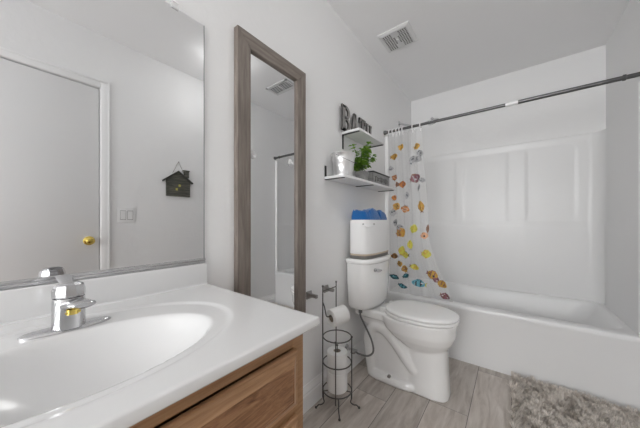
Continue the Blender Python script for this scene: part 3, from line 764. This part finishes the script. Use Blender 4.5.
# deck under the tank
box(bm, 0.035, 0.30, TC - 0.115, TC + 0.115, 0.385, 0.440, 0.015, 3)
ring_loft(bm, [egg(0.04, 0.40, 0.075, 0.33, sq_=3), egg(0.035, 0.40, 0.105, 0.40, sq_=3)])
for s in (-1, 1):
    pth = smooth_path([(0.46, TC + s * 0.060, 0.12), (0.40, TC + s * 0.066, 0.185), (0.33, TC + s * 0.068, 0.265), (0.25, TC + s * 0.068, 0.325), (0.17, TC + s * 0.066, 0.325), (0.125, TC + s * 0.062, 0.25), (0.13, TC + s * 0.060, 0.15), (0.15, TC + s * 0.060, 0.03)], 6)
    tube(bm, pth, 0.039, 14)
    pth = smooth_path([(0.42, TC + s * 0.05, 0.05), (0.36, TC + s * 0.058, 0.11), (0.28, TC + s * 0.055, 0.13), (0.24, TC + s * 0.05, 0.06)], 5)
    tube(bm, pth, 0.022, 10)
for v in bm.verts:
    v.co.z *= 1.045
    if v.co.x > 0.2: v.co.x -= 0.012
o = obj('bowl', bm, M['ceramic'], tl)
rm = o.modifiers.new('remesh', 'REMESH'); rm.mode = 'VOXEL'; rm.voxel_size = 0.0055; rm.use_smooth_shade = True
sm = o.modifiers.new('smooth', 'SMOOTH'); sm.iterations = 9; sm.factor = 0.6
# seat and lid
bm = NB()
ring_loft(bm, [egg(0.244, 0.674, 0.168, 0.4560), egg(0.238, 0.681, 0.174, 0.4615), egg(0.238, 0.681, 0.174, 0.4715), egg(0.244, 0.675, 0.169, 0.4765)])
obj('seat', bm, M['seat'], tl, sharp=50)
bm = NB()
ring_loft(bm, [egg(0.244, 0.677, 0.170, 0.4800), egg(0.240, 0.681, 0.174, 0.4840), egg(0.240, 0.681, 0.174, 0.4935), egg(0.246, 0.674, 0.168, 0.4995), egg(0.270, 0.650, 0.147, 0.5035), egg(0.320, 0.580, 0.085, 0.5065)])
obj('seat_lid', bm, M['seat'], tl, sharp=50)
for s in (-1, 1):
    bm = NB(); box(bm, 0.222, 0.264, TC + s * 0.075 - 0.018, TC + s * 0.075 + 0.018, 0.4570, 0.4895, 0.006, 3); obj('hinge', bm, M['seat'], tl)
    bm = NB(); lathe(bm, [(0.013, 0), (0.013, 0.004), (0.009, 0.014), (0.002, 0.017)], (0.288, TC + s * 0.100, 0.043), seg=16); o = obj('bolt_cap', bm, M['nickel'] if s < 0 else M['seat'], tl)

# water supply
ws = thing('water_supply', 'grey braided toilet supply hose with chrome stop valve on wall', 'supply hose', (0.05, 1.52, 0.16))
bm = NB()
hp = smooth_path([(0.108, TC - 0.160, 0.462), (0.110, TC - 0.160, 0.42), (0.135, TC - 0.135, 0.345), (0.185, TC - 0.145, 0.27), (0.200, TC - 0.155, 0.205), (0.165, TC - 0.165, 0.170), (0.11, 1.495, 0.168), (0.072, 1.498, 0.172)], 8)
tube(bm, hp, 0.0062, 10); obj('hose', bm, M['rubber'], ws)
bm = NB(); lathe(bm, [(0.013, 0), (0.013, 0.018), (0.009, 0.022)], (0.108, TC - 0.160, 0.446), seg=12); obj('coupling_nut', bm, M['rubber'], ws)
bm = NB(); lathe(bm, [(0.028, 0), (0.026, 0.004), (0.010, 0.008), (0.008, 0.045)], (0.0005, 1.50, 0.175), (1, 0, 0), 20); cyl(bm, (0.045, 1.50, 0.175), (0.085, 1.50, 0.175), 0.012); obj('valve', bm, M['chromed'], ws)
bm = NB(); lathe(bm, [(0.006, 0), (0.006, 0.02), (0.018, 0.022), (0.018, 0.030), (0.004, 0.032)], (0.060, 1.50, 0.175), (0.4, -1, 0), 16, sx=1.0, sy=0.55); obj('valve_handle', bm, M['chromed'], ws)

# white bin on the tank with blue towels
bn = thing('storage_bin', 'white square sided bin with grey base on toilet tank lid', 'bin', (0.12, TC, 0.8185))
bz = 0.819; bt = 1.082; BA, BB, BPW = 0.084, 0.203, 3.6; BCX, BCY = 0.108, TC - 0.012
def bpt(a, ins=0.0):
    c_, s_ = cos(a), sin(a)
    return (BCX + (BA - ins) * math.copysign(abs(c_) ** (2 / BPW), c_), BCY + (BB - ins) * math.copysign(abs(s_) ** (2 / BPW), s_))
def boval(ins, z, n=72): return [(*bpt(2 * pi * i / n, ins), z) for i in range(n)]
bm = NB(); ring_loft(bm, [boval(0.004, bz), boval(0.002, bz + 0.003), boval(0.002, bz + 0.022)]); obj('base', bm, M['bin_base'], bn)
bm = NB(); ring_loft(bm, [boval(0.001, bz + 0.022), boval(-0.001, bz + 0.024), boval(-0.001, bz + 0.032), boval(0.001, bz + 0.034)]); obj('trim_band', bm, M['bin_trim'], bn)
bm = NB(); ring_loft(bm, [boval(0.001, bz + 0.034), boval(0, bz + 0.037), boval(0, bt - 0.002), boval(0.0015, bt), boval(0.004, bt), boval(0.005, bt - 0.002), boval(0.005, bz + 0.040)]); obj('side_wall', bm, M['bin'], bn)
ha = [-1.22 + 0.88 * i / 6 for i in range(7)]
def hp_(a, out, z): p = bpt(a); dx, dy = p[0] - BCX, (p[1] - BCY) * 0.35; l = math.hypot(dx, dy); return (p[0] + dx / l * out, p[1] + dy / l * out, z)
bm = NB(); tube(bm, smooth_path([hp_(a, o_, z) for a, o_, z in zip(ha, (0.001, 0.010, 0.012, 0.012, 0.012, 0.010, 0.001), (bt - 0.036, bt - 0.043, bt - 0.048, bt - 0.049, bt - 0.048, bt - 0.043, bt - 0.036))], 5), 0.0042, 8); obj('handle', bm, M['bin'], bn)
for a in (ha[0], ha[-1]):
    p = hp_(a, 0, bt - 0.030); q = hp_(a, 1, bt - 0.030)
    bm = NB(); lathe(bm, [(0.006, 0), (0.006, 0.003), (0.002, 0.004)], p, (q[0] - p[0], q[1] - p[1], 0), 12); obj('rivet', bm, M['nickel'], bn)
def towel(label, y0, y1, seed, hz_):
    bm = NB(); nu, nv = 30, 44; g = []; x0, x1 = 0.042, 0.186
    for i in range(nu + 1):
        u = i / nu; row = []
        for j in range(nv + 1):
            v = j / nv; e = min(1, 8 * min(u, 1 - u)) ** 0.5 * min(1, 10 * min(v, 1 - v)) ** 0.5
            y = y0 + (y1 - y0) * v; hwid = (BA - 0.008) * max(0.02, 1 - abs((y - BCY) / (BB - 0.008)) ** BPW) ** (1 / BPW); x = BCX + hwid * (2 * u - 1)
            q = Vector((x * 9 + seed, y * 11, seed))
            z = hz_ + 0.018 * noise.noise(q) + 0.006 * sin(2 * pi * (v * 1.1 + 0.3 * u) + seed) + 0.006 * noise.noise(q * 3.3)
            fold = abs(noise.noise(Vector((x * 22 + y * 14, y * 16, seed * 2)))); z -= 0.010 * (1 - min(1, fold * 7))
            row.append(bm.verts.new((x, y, 1.045 + (z - 1.045) * (0.5 + 0.5 * e))))
        g.append(row)
    for i in range(nu):
        for j in range(nv): bm.faces.new((g[i][j], g[i + 1][j], g[i + 1][j + 1], g[i][j + 1]))
    bd = [g[i][0] for i in range(nu + 1)] + [g[nu][j] for j in range(1, nv + 1)] + [g[i][nv] for i in range(nu - 1, -1, -1)] + [g[0][j] for j in range(nv - 1, 0, -1)]
    lo = [bm.verts.new((p.co.x, p.co.y, 0.96)) for p in bd]
    for i in range(len(bd)): j = (i + 1) % len(bd); bm.faces.new((bd[i], bd[j], lo[j], lo[i]))
    bm.faces.new(lo)
    o = obj('blue_towel', bm, M['blue'], None, loc=(0.115, (y0 + y1) / 2, 0.96), sharp=80)
    tag(o, label, 'towel', 'blue towels in the white bin')
towel('bright blue towel bunched in white bin, nearer the mirror', TC - 0.200, TC - 0.006, 1.3, 1.150)
towel('bright blue towel bunched in white bin, nearer the tub', TC - 0.004, TC + 0.135, 4.1, 1.143)

# ------------------------------------------------------------------ paper holder posts on the wall
ph = thing('paper_holder', 'empty brushed nickel two post paper holder on wall', 'toilet paper holder', (0.0, 1.18, 0.64))
for y in (1.085, 1.250):
    bm = NB(); z = 0.648
    box(bm, 0.0005, 0.010, y - 0.022, y + 0.022, z - 0.022, z + 0.022, 0.003)
    ring_loft(bm, [[(0.010, y - 0.017, z - 0.017), (0.010, y + 0.017, z - 0.017), (0.010, y + 0.017, z + 0.017), (0.010, y - 0.017, z + 0.017)], [(0.022, y - 0.009, z - 0.009), (0.022, y + 0.009, z - 0.009), (0.022, y + 0.009, z + 0.009), (0.022, y - 0.009, z + 0.009)]])
    box(bm, 0.020, 0.066, y - 0.009, y + 0.009, z - 0.010, z + 0.010, 0.004)
    obj('post', bm, M['nickel'], ph)

# ------------------------------------------------------------------ free standing paper stand
sx, sy, srad = 0.115, 1.212, 0.083
st = thing('paper_stand', 'dark wire free standing toilet paper stand with curled feet', 'toilet paper stand', (sx, sy, 0))
wr = 0.0034
def rim(z): 
    bm = NB(); tube(bm, circ((sx, sy, z), srad, 36), wr, 8, closed=True); obj('ring', bm, M['steel_dark'], st)
for z in (0.395, 0.248, 0.085): rim(z)
def on(a, r=srad): return (sx + r * cos(a), sy + r * sin(a))
aA, aB, aC = radians(230), radians(128), radians(18)
for a, zt_ in ((aA, 0.690), (aB, 0.690), (aC, 0.400), (radians(-62), 0.395)):
    bm = NB(); x, y = on(a, srad + wr * 1.2); tube(bm, [(x, y, 0.05), (x, y, zt_)], wr, 8); sphere(bm, (x, y, zt_ + 0.004), 0.0065, 10); obj('upright', bm, M['steel_dark'], st)
xa, ya = on(aA, srad + wr); xb_, yb_ = on(aB, srad + wr)
bm = NB(); tube(bm, [(xa, ya, 0.665), (xb_, yb_, 0.665)], wr, 8); obj('crossbar', bm, M['steel_dark'], st)
for a in (aA + 0.1, aB, aC, aC - 1.2):
    if a == aB: continue
    bm = NB(); c_, s_ = cos(a), sin(a)
    q = lambda r, z: (sx + r * c_, sy + r * s_, z)
    tube(bm, smooth_path([q(srad, 0.085), q(srad + 0.002, 0.050), q(srad - 0.002, 0.026), q(srad + 0.016, 0.016), q(srad + 0.032, 0.018), q(srad + 0.045, 0.007)], 5), wr, 8); sphere(bm, q(srad + 0.047, 0.0075), 0.0072, 10); obj('foot', bm, M['steel_dark'], st)
bm = NB(); tube(bm, [(sx, sy, 0.085), (sx, sy, 0.340)], wr * 0.9, 8); sphere(bm, (sx, sy, 0.342), 0.0065, 10)
for a in (aA, aB, aC): x, y = on(a); tube(bm, [(sx, sy, 0.085), (x, y, 0.085)], wr * 0.9, 8)
obj('spindle', bm, M['steel_dark'], st)
# roll arm: leaves the left upright, drops and runs through the hanging roll
rc = Vector((0.132, 1.196, 0.540)); rd = Vector((0.35, 0.94, 0.12)).normalized()
bm = NB(); e0 = rc - rd * 0.068; e1 = rc + rd * 0.062
tube(bm, smooth_path([(xa, ya, 0.60), (xa + 0.012, ya + 0.0, 0.575), Vector((xa, ya, 0.54)).lerp(e0, 0.6), e0, rc - rd * 0.03], 6) + [rc, e1], wr, 8); sphere(bm, e1, 0.006, 10)
obj('roll_arm', bm, M['steel_dark'], st)
def roll(label, c, axis, r=0.056, h=0.104, group=None):
    c = Vector(c); ax = Vector(axis).normalized(); b0 = c - ax * h / 2
    t = thing('toilet_roll', label, 'toilet roll', tuple(b0), group)
    bm = NB(); prof = [(0.0215, 0), (r - 0.003, 0), (r, 0.003), (r, h - 0.003), (r - 0.003, h), (0.0215, h), (0.0215, 0)]
    lathe(bm, prof, b0, ax, 36, cap0=False, cap1=False); bmesh.ops.remove_doubles(bm, verts=bm.verts, dist=1e-6); obj('paper', bm, M['paper'], t)
    bm = NB(); lathe(bm, [(0.0212, 0.0005), (0.0212, h - 0.0005), (0.0198, h - 0.0005), (0.0198, 0.0005), (0.0212, 0.0005)], b0, ax, 28, cap0=False, cap1=False); bmesh.ops.remove_doubles(bm, verts=bm.verts, dist=1e-6); obj('core', bm, M['cardboard'], t)
    return t
roll('white toilet roll hanging on the arm of the wire stand', rc - Vector((0, 0, 0.0155)), rd, 0.050, 0.10)
roll('white toilet roll at the bottom of the wire stand', (sx, sy, 0.0895 + 0.0555), (0, 0, 1), 0.060, 0.110)
roll('white toilet roll stacked upper in the wire stand', (sx, sy, 0.0895 + 0.1665), (0, 0, 1), 0.060, 0.110)

# ------------------------------------------------------------------ curtain rod, rings, curtain, shower head
RZ, RY = 1.886, TY
rd_ = thing('curtain_rod', 'dark metal tension shower curtain rod across the tub opening', 'curtain rod', (0.76, RY, RZ))
bm = NB(); cyl(bm, (0.002, RY, RZ), (0.90, RY, RZ), 0.0112, seg=20); cyl(bm, (0.95, RY, RZ), (W - 0.002, RY, RZ), 0.0128, seg=20); obj('tube', bm, M['rod'], rd_)
bm = NB(); cyl(bm, (0.893, RY, RZ), (0.962, RY, RZ), 0.0145, seg=20); o = obj('sleeve', bm, M['plastic'], rd_); o['label'] = 'white plastic sleeve at the middle joint'
bm = NB(); lathe(bm, [(0.0135, 0), (0.017, 0.003), (0.017, 0.013), (0.0135, 0.016)], (1.425, RY, RZ), (1, 0, 0), 20); obj('collar', bm, M['rod'], rd_)
for x, s in ((0.0005, 1), (W - 0.0005, -1)):
    bm = NB(); lathe(bm, [(0.020, 0), (0.020, 0.010), (0.015, 0.022), (0.0135, 0.03)], (x, RY, RZ), (s, 0, 0), 20); obj('end_cap', bm, M['rod'], rd_)
def fsurf(x, z):     # y of the curtain surface
    wz = cwid(z); s = min(max(x / wz, 0), 1)
    t = sstep(RZ - 0.1, 0.5, z)
    base = RY + 0.002 + 0.040 * (1 - sstep(0.9, 1.86, z))
    amp = 0.015 * (1 - 0.35 * t)
    return base + amp * sin(2 * pi * (5.5 * s + 0.15 * sin(3 * z))) + 0.003 * sin(2 * pi * 11 * s + 2 * z)
def cwid(z):
    return 0.335 + 0.04 * sstep(1.85, 1.0, z) + 0.19 * (1 - sstep(0.42, 1.05, z)) if z < 1.9 else 0.335
def cwid(z):
    a = 0.335 + 0.045 * (1 - sstep(1.0, 1.8, z))
    return a + 0.20 * (1 - sstep(0.30, 0.98, z)) ** 1.1
CT, CB = RZ - 0.028, RIM + 0.0025
bm = NB(); nu, nv = 130, 60; g = []
for j in range(nv + 1):
    z = CB + (CT - CB) * j / nv; wz = cwid(z)
    g.append([bm.verts.new((0.036 + (wz - 0.036) * i / nu, fsurf(0.036 + (wz - 0.036) * i / nu, z), z)) for i in range(nu + 1)])
for j in range(nv):
    for i in range(nu): bm.faces.new((g[j][i], g[j][i + 1], g[j + 1][i + 1], g[j + 1][i]))
FM = ['orange', 'gold', 'yellow', 'brown', 'plum', 'teal', 'sky', 'grey', 'ink', 'white', 'peach']
MI = {k: i + 1 for i, k in enumerate(FM)}
def patch(poly, lift, c):
    """2D (x,z) fan laid on the curtain, in front of it"""
    cxm = sum(p[0] for p in poly) / len(poly); czm = sum(p[1] for p in poly) / len(poly)
    def V(x, z): return bm.verts.new((x, fsurf(x, z) - lift, z))
    # subdivide radially so that it follows the folds
    rings = []
    for q in (0.35, 0.7, 1.0): rings.append([V(cxm + (p[0] - cxm) * q, czm + (p[1] - czm) * q) for p in poly])
    c0 = V(cxm, czm); n = len(poly); fs = []
    for i in range(n):
        j = (i + 1) % n; fs.append(bm.faces.new((c0, rings[0][i], rings[0][j])))
        for a, b in zip(rings[:-1], rings[1:]): fs.append(bm.faces.new((a[i], b[i], b[j], a[j])))
    for f in fs: f.material_index = MI[c]
def fish(x, z, L, hgt, body, c2, ang=0, flip=1, stripes='white', tailc=None):
    ca, sa = cos(radians(ang)), sin(radians(ang))
    L *= 1.0; hgt *= 1.04
    def T(p): a, b = p[0] * L * flip, p[1] * hgt; return (x + a * ca - b * sa, z + a * sa + b * ca)
    body_p = [T((0.5 * cos(2 * pi * k / 14) + 0.05, 0.5 * sin(2 * pi * k / 14) * (1.0 if cos(2 * pi * k / 14) < 0.6 else 0.85))) for k in range(14)]
    patch([T((-0.32, 0.06)), T((-0.58, 0.30)), T((-0.50, 0.0)), T((-0.58, -0.30)), T((-0.32, -0.06))], 0.0018, tailc or c2)
    patch([T((-0.28, 0.34)), T((-0.12, 0.56)), T((0.18, 0.52)), T((0.3, 0.36)), T((0, 0.3))], 0.0018, c2); patch([T((-0.22, -0.36)), T((-0.05, -0.54)), T((0.12, -0.50)), T((0.2, -0.38)), T((0, -0.3))], 0.0018, c2)
    patch(body_p, 0.0024, body)
    if stripes:
        for q in (-0.10, 0.22): patch([T((q - 0.045, -0.38)), T((q + 0.045, -0.36)), T((q + 0.06, 0)), T((q + 0.045, 0.36)), T((q - 0.045, 0.38)), T((q - 0.03, 0))], 0.0030, stripes)
    rn = random.Random(int(x * 9973 + z * 7919))
    for _k in range(3):
        qx, qz, qr = rn.uniform(-0.25, 0.3), rn.uniform(-0.25, 0.28), rn.uniform(0.05, 0.11)
        patch([T((qx + qr * (1 + 0.5 * rn.random()) * cos(2 * pi * k / 7), qz + qr * (0.6 + rn.random()) * sin(2 * pi * k / 7))) for k in range(7)], 0.0032, 'ink' if (rn.random() < 0.35 and body not in ('yellow', 'grey')) else ('brown' if body in ('gold', 'orange', 'brown', 'peach') else ('gold' if body == 'yellow' else ('sky' if body == 'teal' else ('ink' if body == 'grey' else 'white')))))
    patch([T((0.40 + 0.03 * cos(2 * pi * k / 6), 0.08 + 0.07 * sin(2 * pi * k / 6))) for k in range(6)], 0.0034, 'ink')
FISH = [(.093, 1.467, .050, .045, 'orange', 'brown', 60, 1, 'white'), (.112, 1.402, .036, .042, 'brown', 'orange', 0, 1, None), (.161, 1.400, .062, .056, 'orange', 'brown', 0, 1, 'plum'),
        (.271, 1.442, .085, .070, 'plum', 'brown', 20, 1, 'grey'), (.084, 1.285, .045, .040, 'orange', 'brown', 80, 1, None), (.103, 1.205, .070, .062, 'gold', 'orange', 50, 1, 'brown'),
        (.181, 1.181, .060, .070, 'orange', 'brown', 70, -1, 'white'), (.317, 1.197, .095, .050, 'gold', 'brown', 100, 1, 'orange'), (.139, .971, .085, .080, 'gold', 'orange', 30, 1, 'orange'),
        (.130, 1.015, .060, .050, 'grey', 'grey', 10, 1, None), (.251, 1.006, .060, .072, 'yellow', 'yellow', -20, 1, None), (.341, .949, .058, .050, 'peach', 'orange', 10, 1, None), (.367, 1.007, .070, .024, 'brown', 'brown', 85, 1, None),
        (.222, .863, .078, .042, 'yellow', 'grey', 95, 1, None), (.149, .808, .078, .050, 'yellow', 'gold', 80, 1, None), (.184, .772, .060, .055, 'yellow', 'ink', 0, -1, None), (.355, .794, .075, .065, 'yellow', 'gold', 0, 1, None),
        (.080, .754, .060, .045, 'brown', 'gold', 0, 1, 'gold'), (.130, .689, .045, .050, 'gold', 'brown', 20, 1, 'brown'), (.175, .646, .060, .048, 'gold', 'brown', 110, 1, 'plum'), (.259, .673, .075, .045, 'yellow', 'brown', -15, 1, 'gold'),
        (.078, .564, .085, .038, 'teal', 'ink', -15, 1, 'sky'), (.184, .586, .055, .036, 'teal', 'ink', 30, 1, None), (.152, .493, .080, .036, 'teal', 'ink', -15, 1, 'sky'), (.299, .537, .115, .060, 'sky', 'teal', -5, -1, 'ink', 'yellow'),
        (.401, .626, .085, .065, 'gold', 'plum', -20, 1, 'plum'), (.432, .589, .045, .040, 'plum', 'ink', -20, 1, None), (.478, .559, .075, .055, 'gold', 'plum', -30, 1, 'plum'), (.500, .463, .070, .045, 'plum', 'brown', -20, 1, 'brown'),
        (.155, 1.728, .050, .050, 'gold', 'gold', 60, 1, None), (.288, 1.709, .052, .050, 'gold', 'gold', 20, 1, None), (.092, 1.654, .062, .050, 'gold', 'brown', 10, 1, 'brown'), (.316, 1.647, .045, .045, 'grey', 'ink', 0, 1, None),
        (.300, 1.600, .055, .050, 'grey', 'grey', 60, 1, None), (.254, 1.600, .070, .040, 'grey', 'ink', 70, 1, None), (.06, 1.55, .040, .034, 'grey', 'ink', 10, 1, None), (.30, 1.36, .055, .024, 'grey', 'grey', 70, 1, None), (.33, 1.42, .040, .035, 'grey', 'ink', 0, 1, None), (.20, 1.30, .06, .03, 'grey', 'grey', 85, 1, None), (.07, 1.15, .06, .05, 'grey', 'grey', 80, 1, None), (.09, 1.06, .06, .04, 'grey', 'grey', 80, 1, None)]
for f_ in FISH: fish(*f_)
for f in bm.faces: f.smooth = True
cu = obj('shower_curtain', bm, [M['film']] + [M['fish_' + k] for k in FM], None, loc=(0.15, RY, CB), recalc=False)
tag(cu, 'clear shower curtain printed with tropical fish, pushed to the left', 'shower curtain')
# rings
def make_ring(x, label):
    t = thing('curtain_ring', label, 'curtain ring', (x, RY, RZ - 0.02), 'white curtain rings on the rod')
    bm = NB(); c = (x, RY, RZ - 0.0065)
    pts = [(c[0] + 0.002 * sin(2 * pi * i / 28), c[1] + 0.0195 * sin(2 * pi * i / 28), c[2] + 0.0215 * cos(2 * pi * i / 28)) for i in range(28)]
    tube(bm, pts, 0.0050, 8, closed=True); obj('hoop', bm, M['ringp'], t)
    bm = NB(); box(bm, x - 0.0035, x + 0.0035, RY - 0.004, RY + 0.004, RZ - 0.052, RZ - 0.026, 0.0015); obj('clasp', bm, M['ringp'], t)
RX = [0.052, 0.083, 0.118, 0.145, 0.172, 0.258, 0.322]
ordw = ['leftmost of the white curtain rings, next to the wall', 'second white curtain ring from the wall', 'third white curtain ring from the wall', 'fourth white curtain ring from the wall', 'fifth white curtain ring from the wall',
        'second from last white curtain ring, alone beyond the crowded ones', 'last white curtain ring, farthest from the shelf wall']
for x, l_ in zip(RX, ordw): make_ring(x, l_)
sh = thing('shower_fixture', 'chrome shower head on a bent arm high on the wall', 'shower head', (0.0, 2.545, 2.09))
bm = NB(); lathe(bm, [(0.028, 0.0005), (0.026, 0.006), (0.011, 0.010)], (0, 2.545, 2.09), (1, 0, 0), 20); obj('escutcheon', bm, M['chrome'], sh)
bm = NB(); tube(bm, smooth_path([(0.005, 2.545, 2.090), (0.05, 2.55, 2.072), (0.13, 2.56, 2.045), (0.23, 2.57, 2.042), (0.30, 2.58, 2.060)], 6), 0.0095, 12); obj('arm', bm, M['chrome'], sh)
bm = NB(); hd = Vector((0.35, 0.05, -0.94)).normalized()
lathe(bm, [(0.012, -0.018), (0.016, -0.004), (0.026, 0.010), (0.046, 0.018), (0.052, 0.022), (0.052, 0.028), (0.048, 0.030), (0.003, 0.030)], (0.318, 2.58, 2.066), hd, 28); obj('head', bm, M['chromed'], sh)

# ------------------------------------------------------------------ shaggy rug
rg = thing('bath_rug', 'shaggy taupe bath rug on the floor along the tub', 'rug', (1.21, 1.66, 0))
rx0, rx1, ry0, ry1 = 0.925, 1.495, 1.20, 2.120
bm = NB(); box(bm, rx0, rx1, ry0, ry1, 0.0005, 0.010, 0.003); obj('backing', bm, M['rug_base'], rg)
random.seed(5)
verts = []; faces = []; cols = []
NT = 33000
for _ in range(NT):
    x = random.uniform(rx0, rx1); y = random.uniform(ry0, ry1)
    cl = noise.noise(Vector((x * 30, y * 30, 0))); c2 = noise.noise(Vector((x * 30, y * 30, 7.7)))
    ang = 3.2 * cl + 2.0 * c2 * 2 + random.uniform(-.5, .5)
    L = 0.038 + 0.014 * random.random() + 0.012 * noise.noise(Vector((x * 28, y * 28, 3)))
    lean = random.uniform(0.3, 1.0) * 0.9
    dx, dy = cos(ang) * lean, sin(ang) * lean
    nx_, ny_ = -sin(ang), cos(ang); w = random.uniform(0.0011, 0.0024)
    b = len(verts); px_ = random.choice((-1, 1)) * 0
    for t, ww in ((0, 1.0), (0.5, 1.1), (1.0, 0.45)):
        hx = x + dx * L * t * (0.4 + 0.6 * t); hy = y + dy * L * t * (0.4 + 0.6 * t); hz = 0.009 + L * 0.95 * (t - 0.28 * lean * t * t)
        hy = min(hy, TY - 0.004); hx = min(hx, W - 0.02)
        verts += [(hx - nx_ * w * ww, hy - ny_ * w * ww, hz), (hx + nx_ * w * ww, hy + ny_ * w * ww, hz)]
    faces += [(b, b + 1, b + 3, b + 2), (b + 2, b + 3, b + 5, b + 4)]
    v = random.uniform(0.78, 1.18) * (1 + 0.12 * noise.noise(Vector((x * 12, y * 12, 20))))
    cols += [(0.72 * v, 0.67 * v, 0.615 * v, 1)] * 8
me = bpy.data.meshes.new('pile'); me.from_pydata([tuple(Vector(v) - Vector((1.21, 1.66, 0))) for v in verts], [], faces)
ca = me.color_attributes.new('tuft', 'FLOAT_COLOR', 'CORNER')
ca.data.foreach_set('color', [c for q in cols for c in q]); me.materials.append(M['rug'])
o = bpy.data.objects.new('pile', me); COL.objects.link(o); o.parent = rg; o['kind'] = 'stuff'
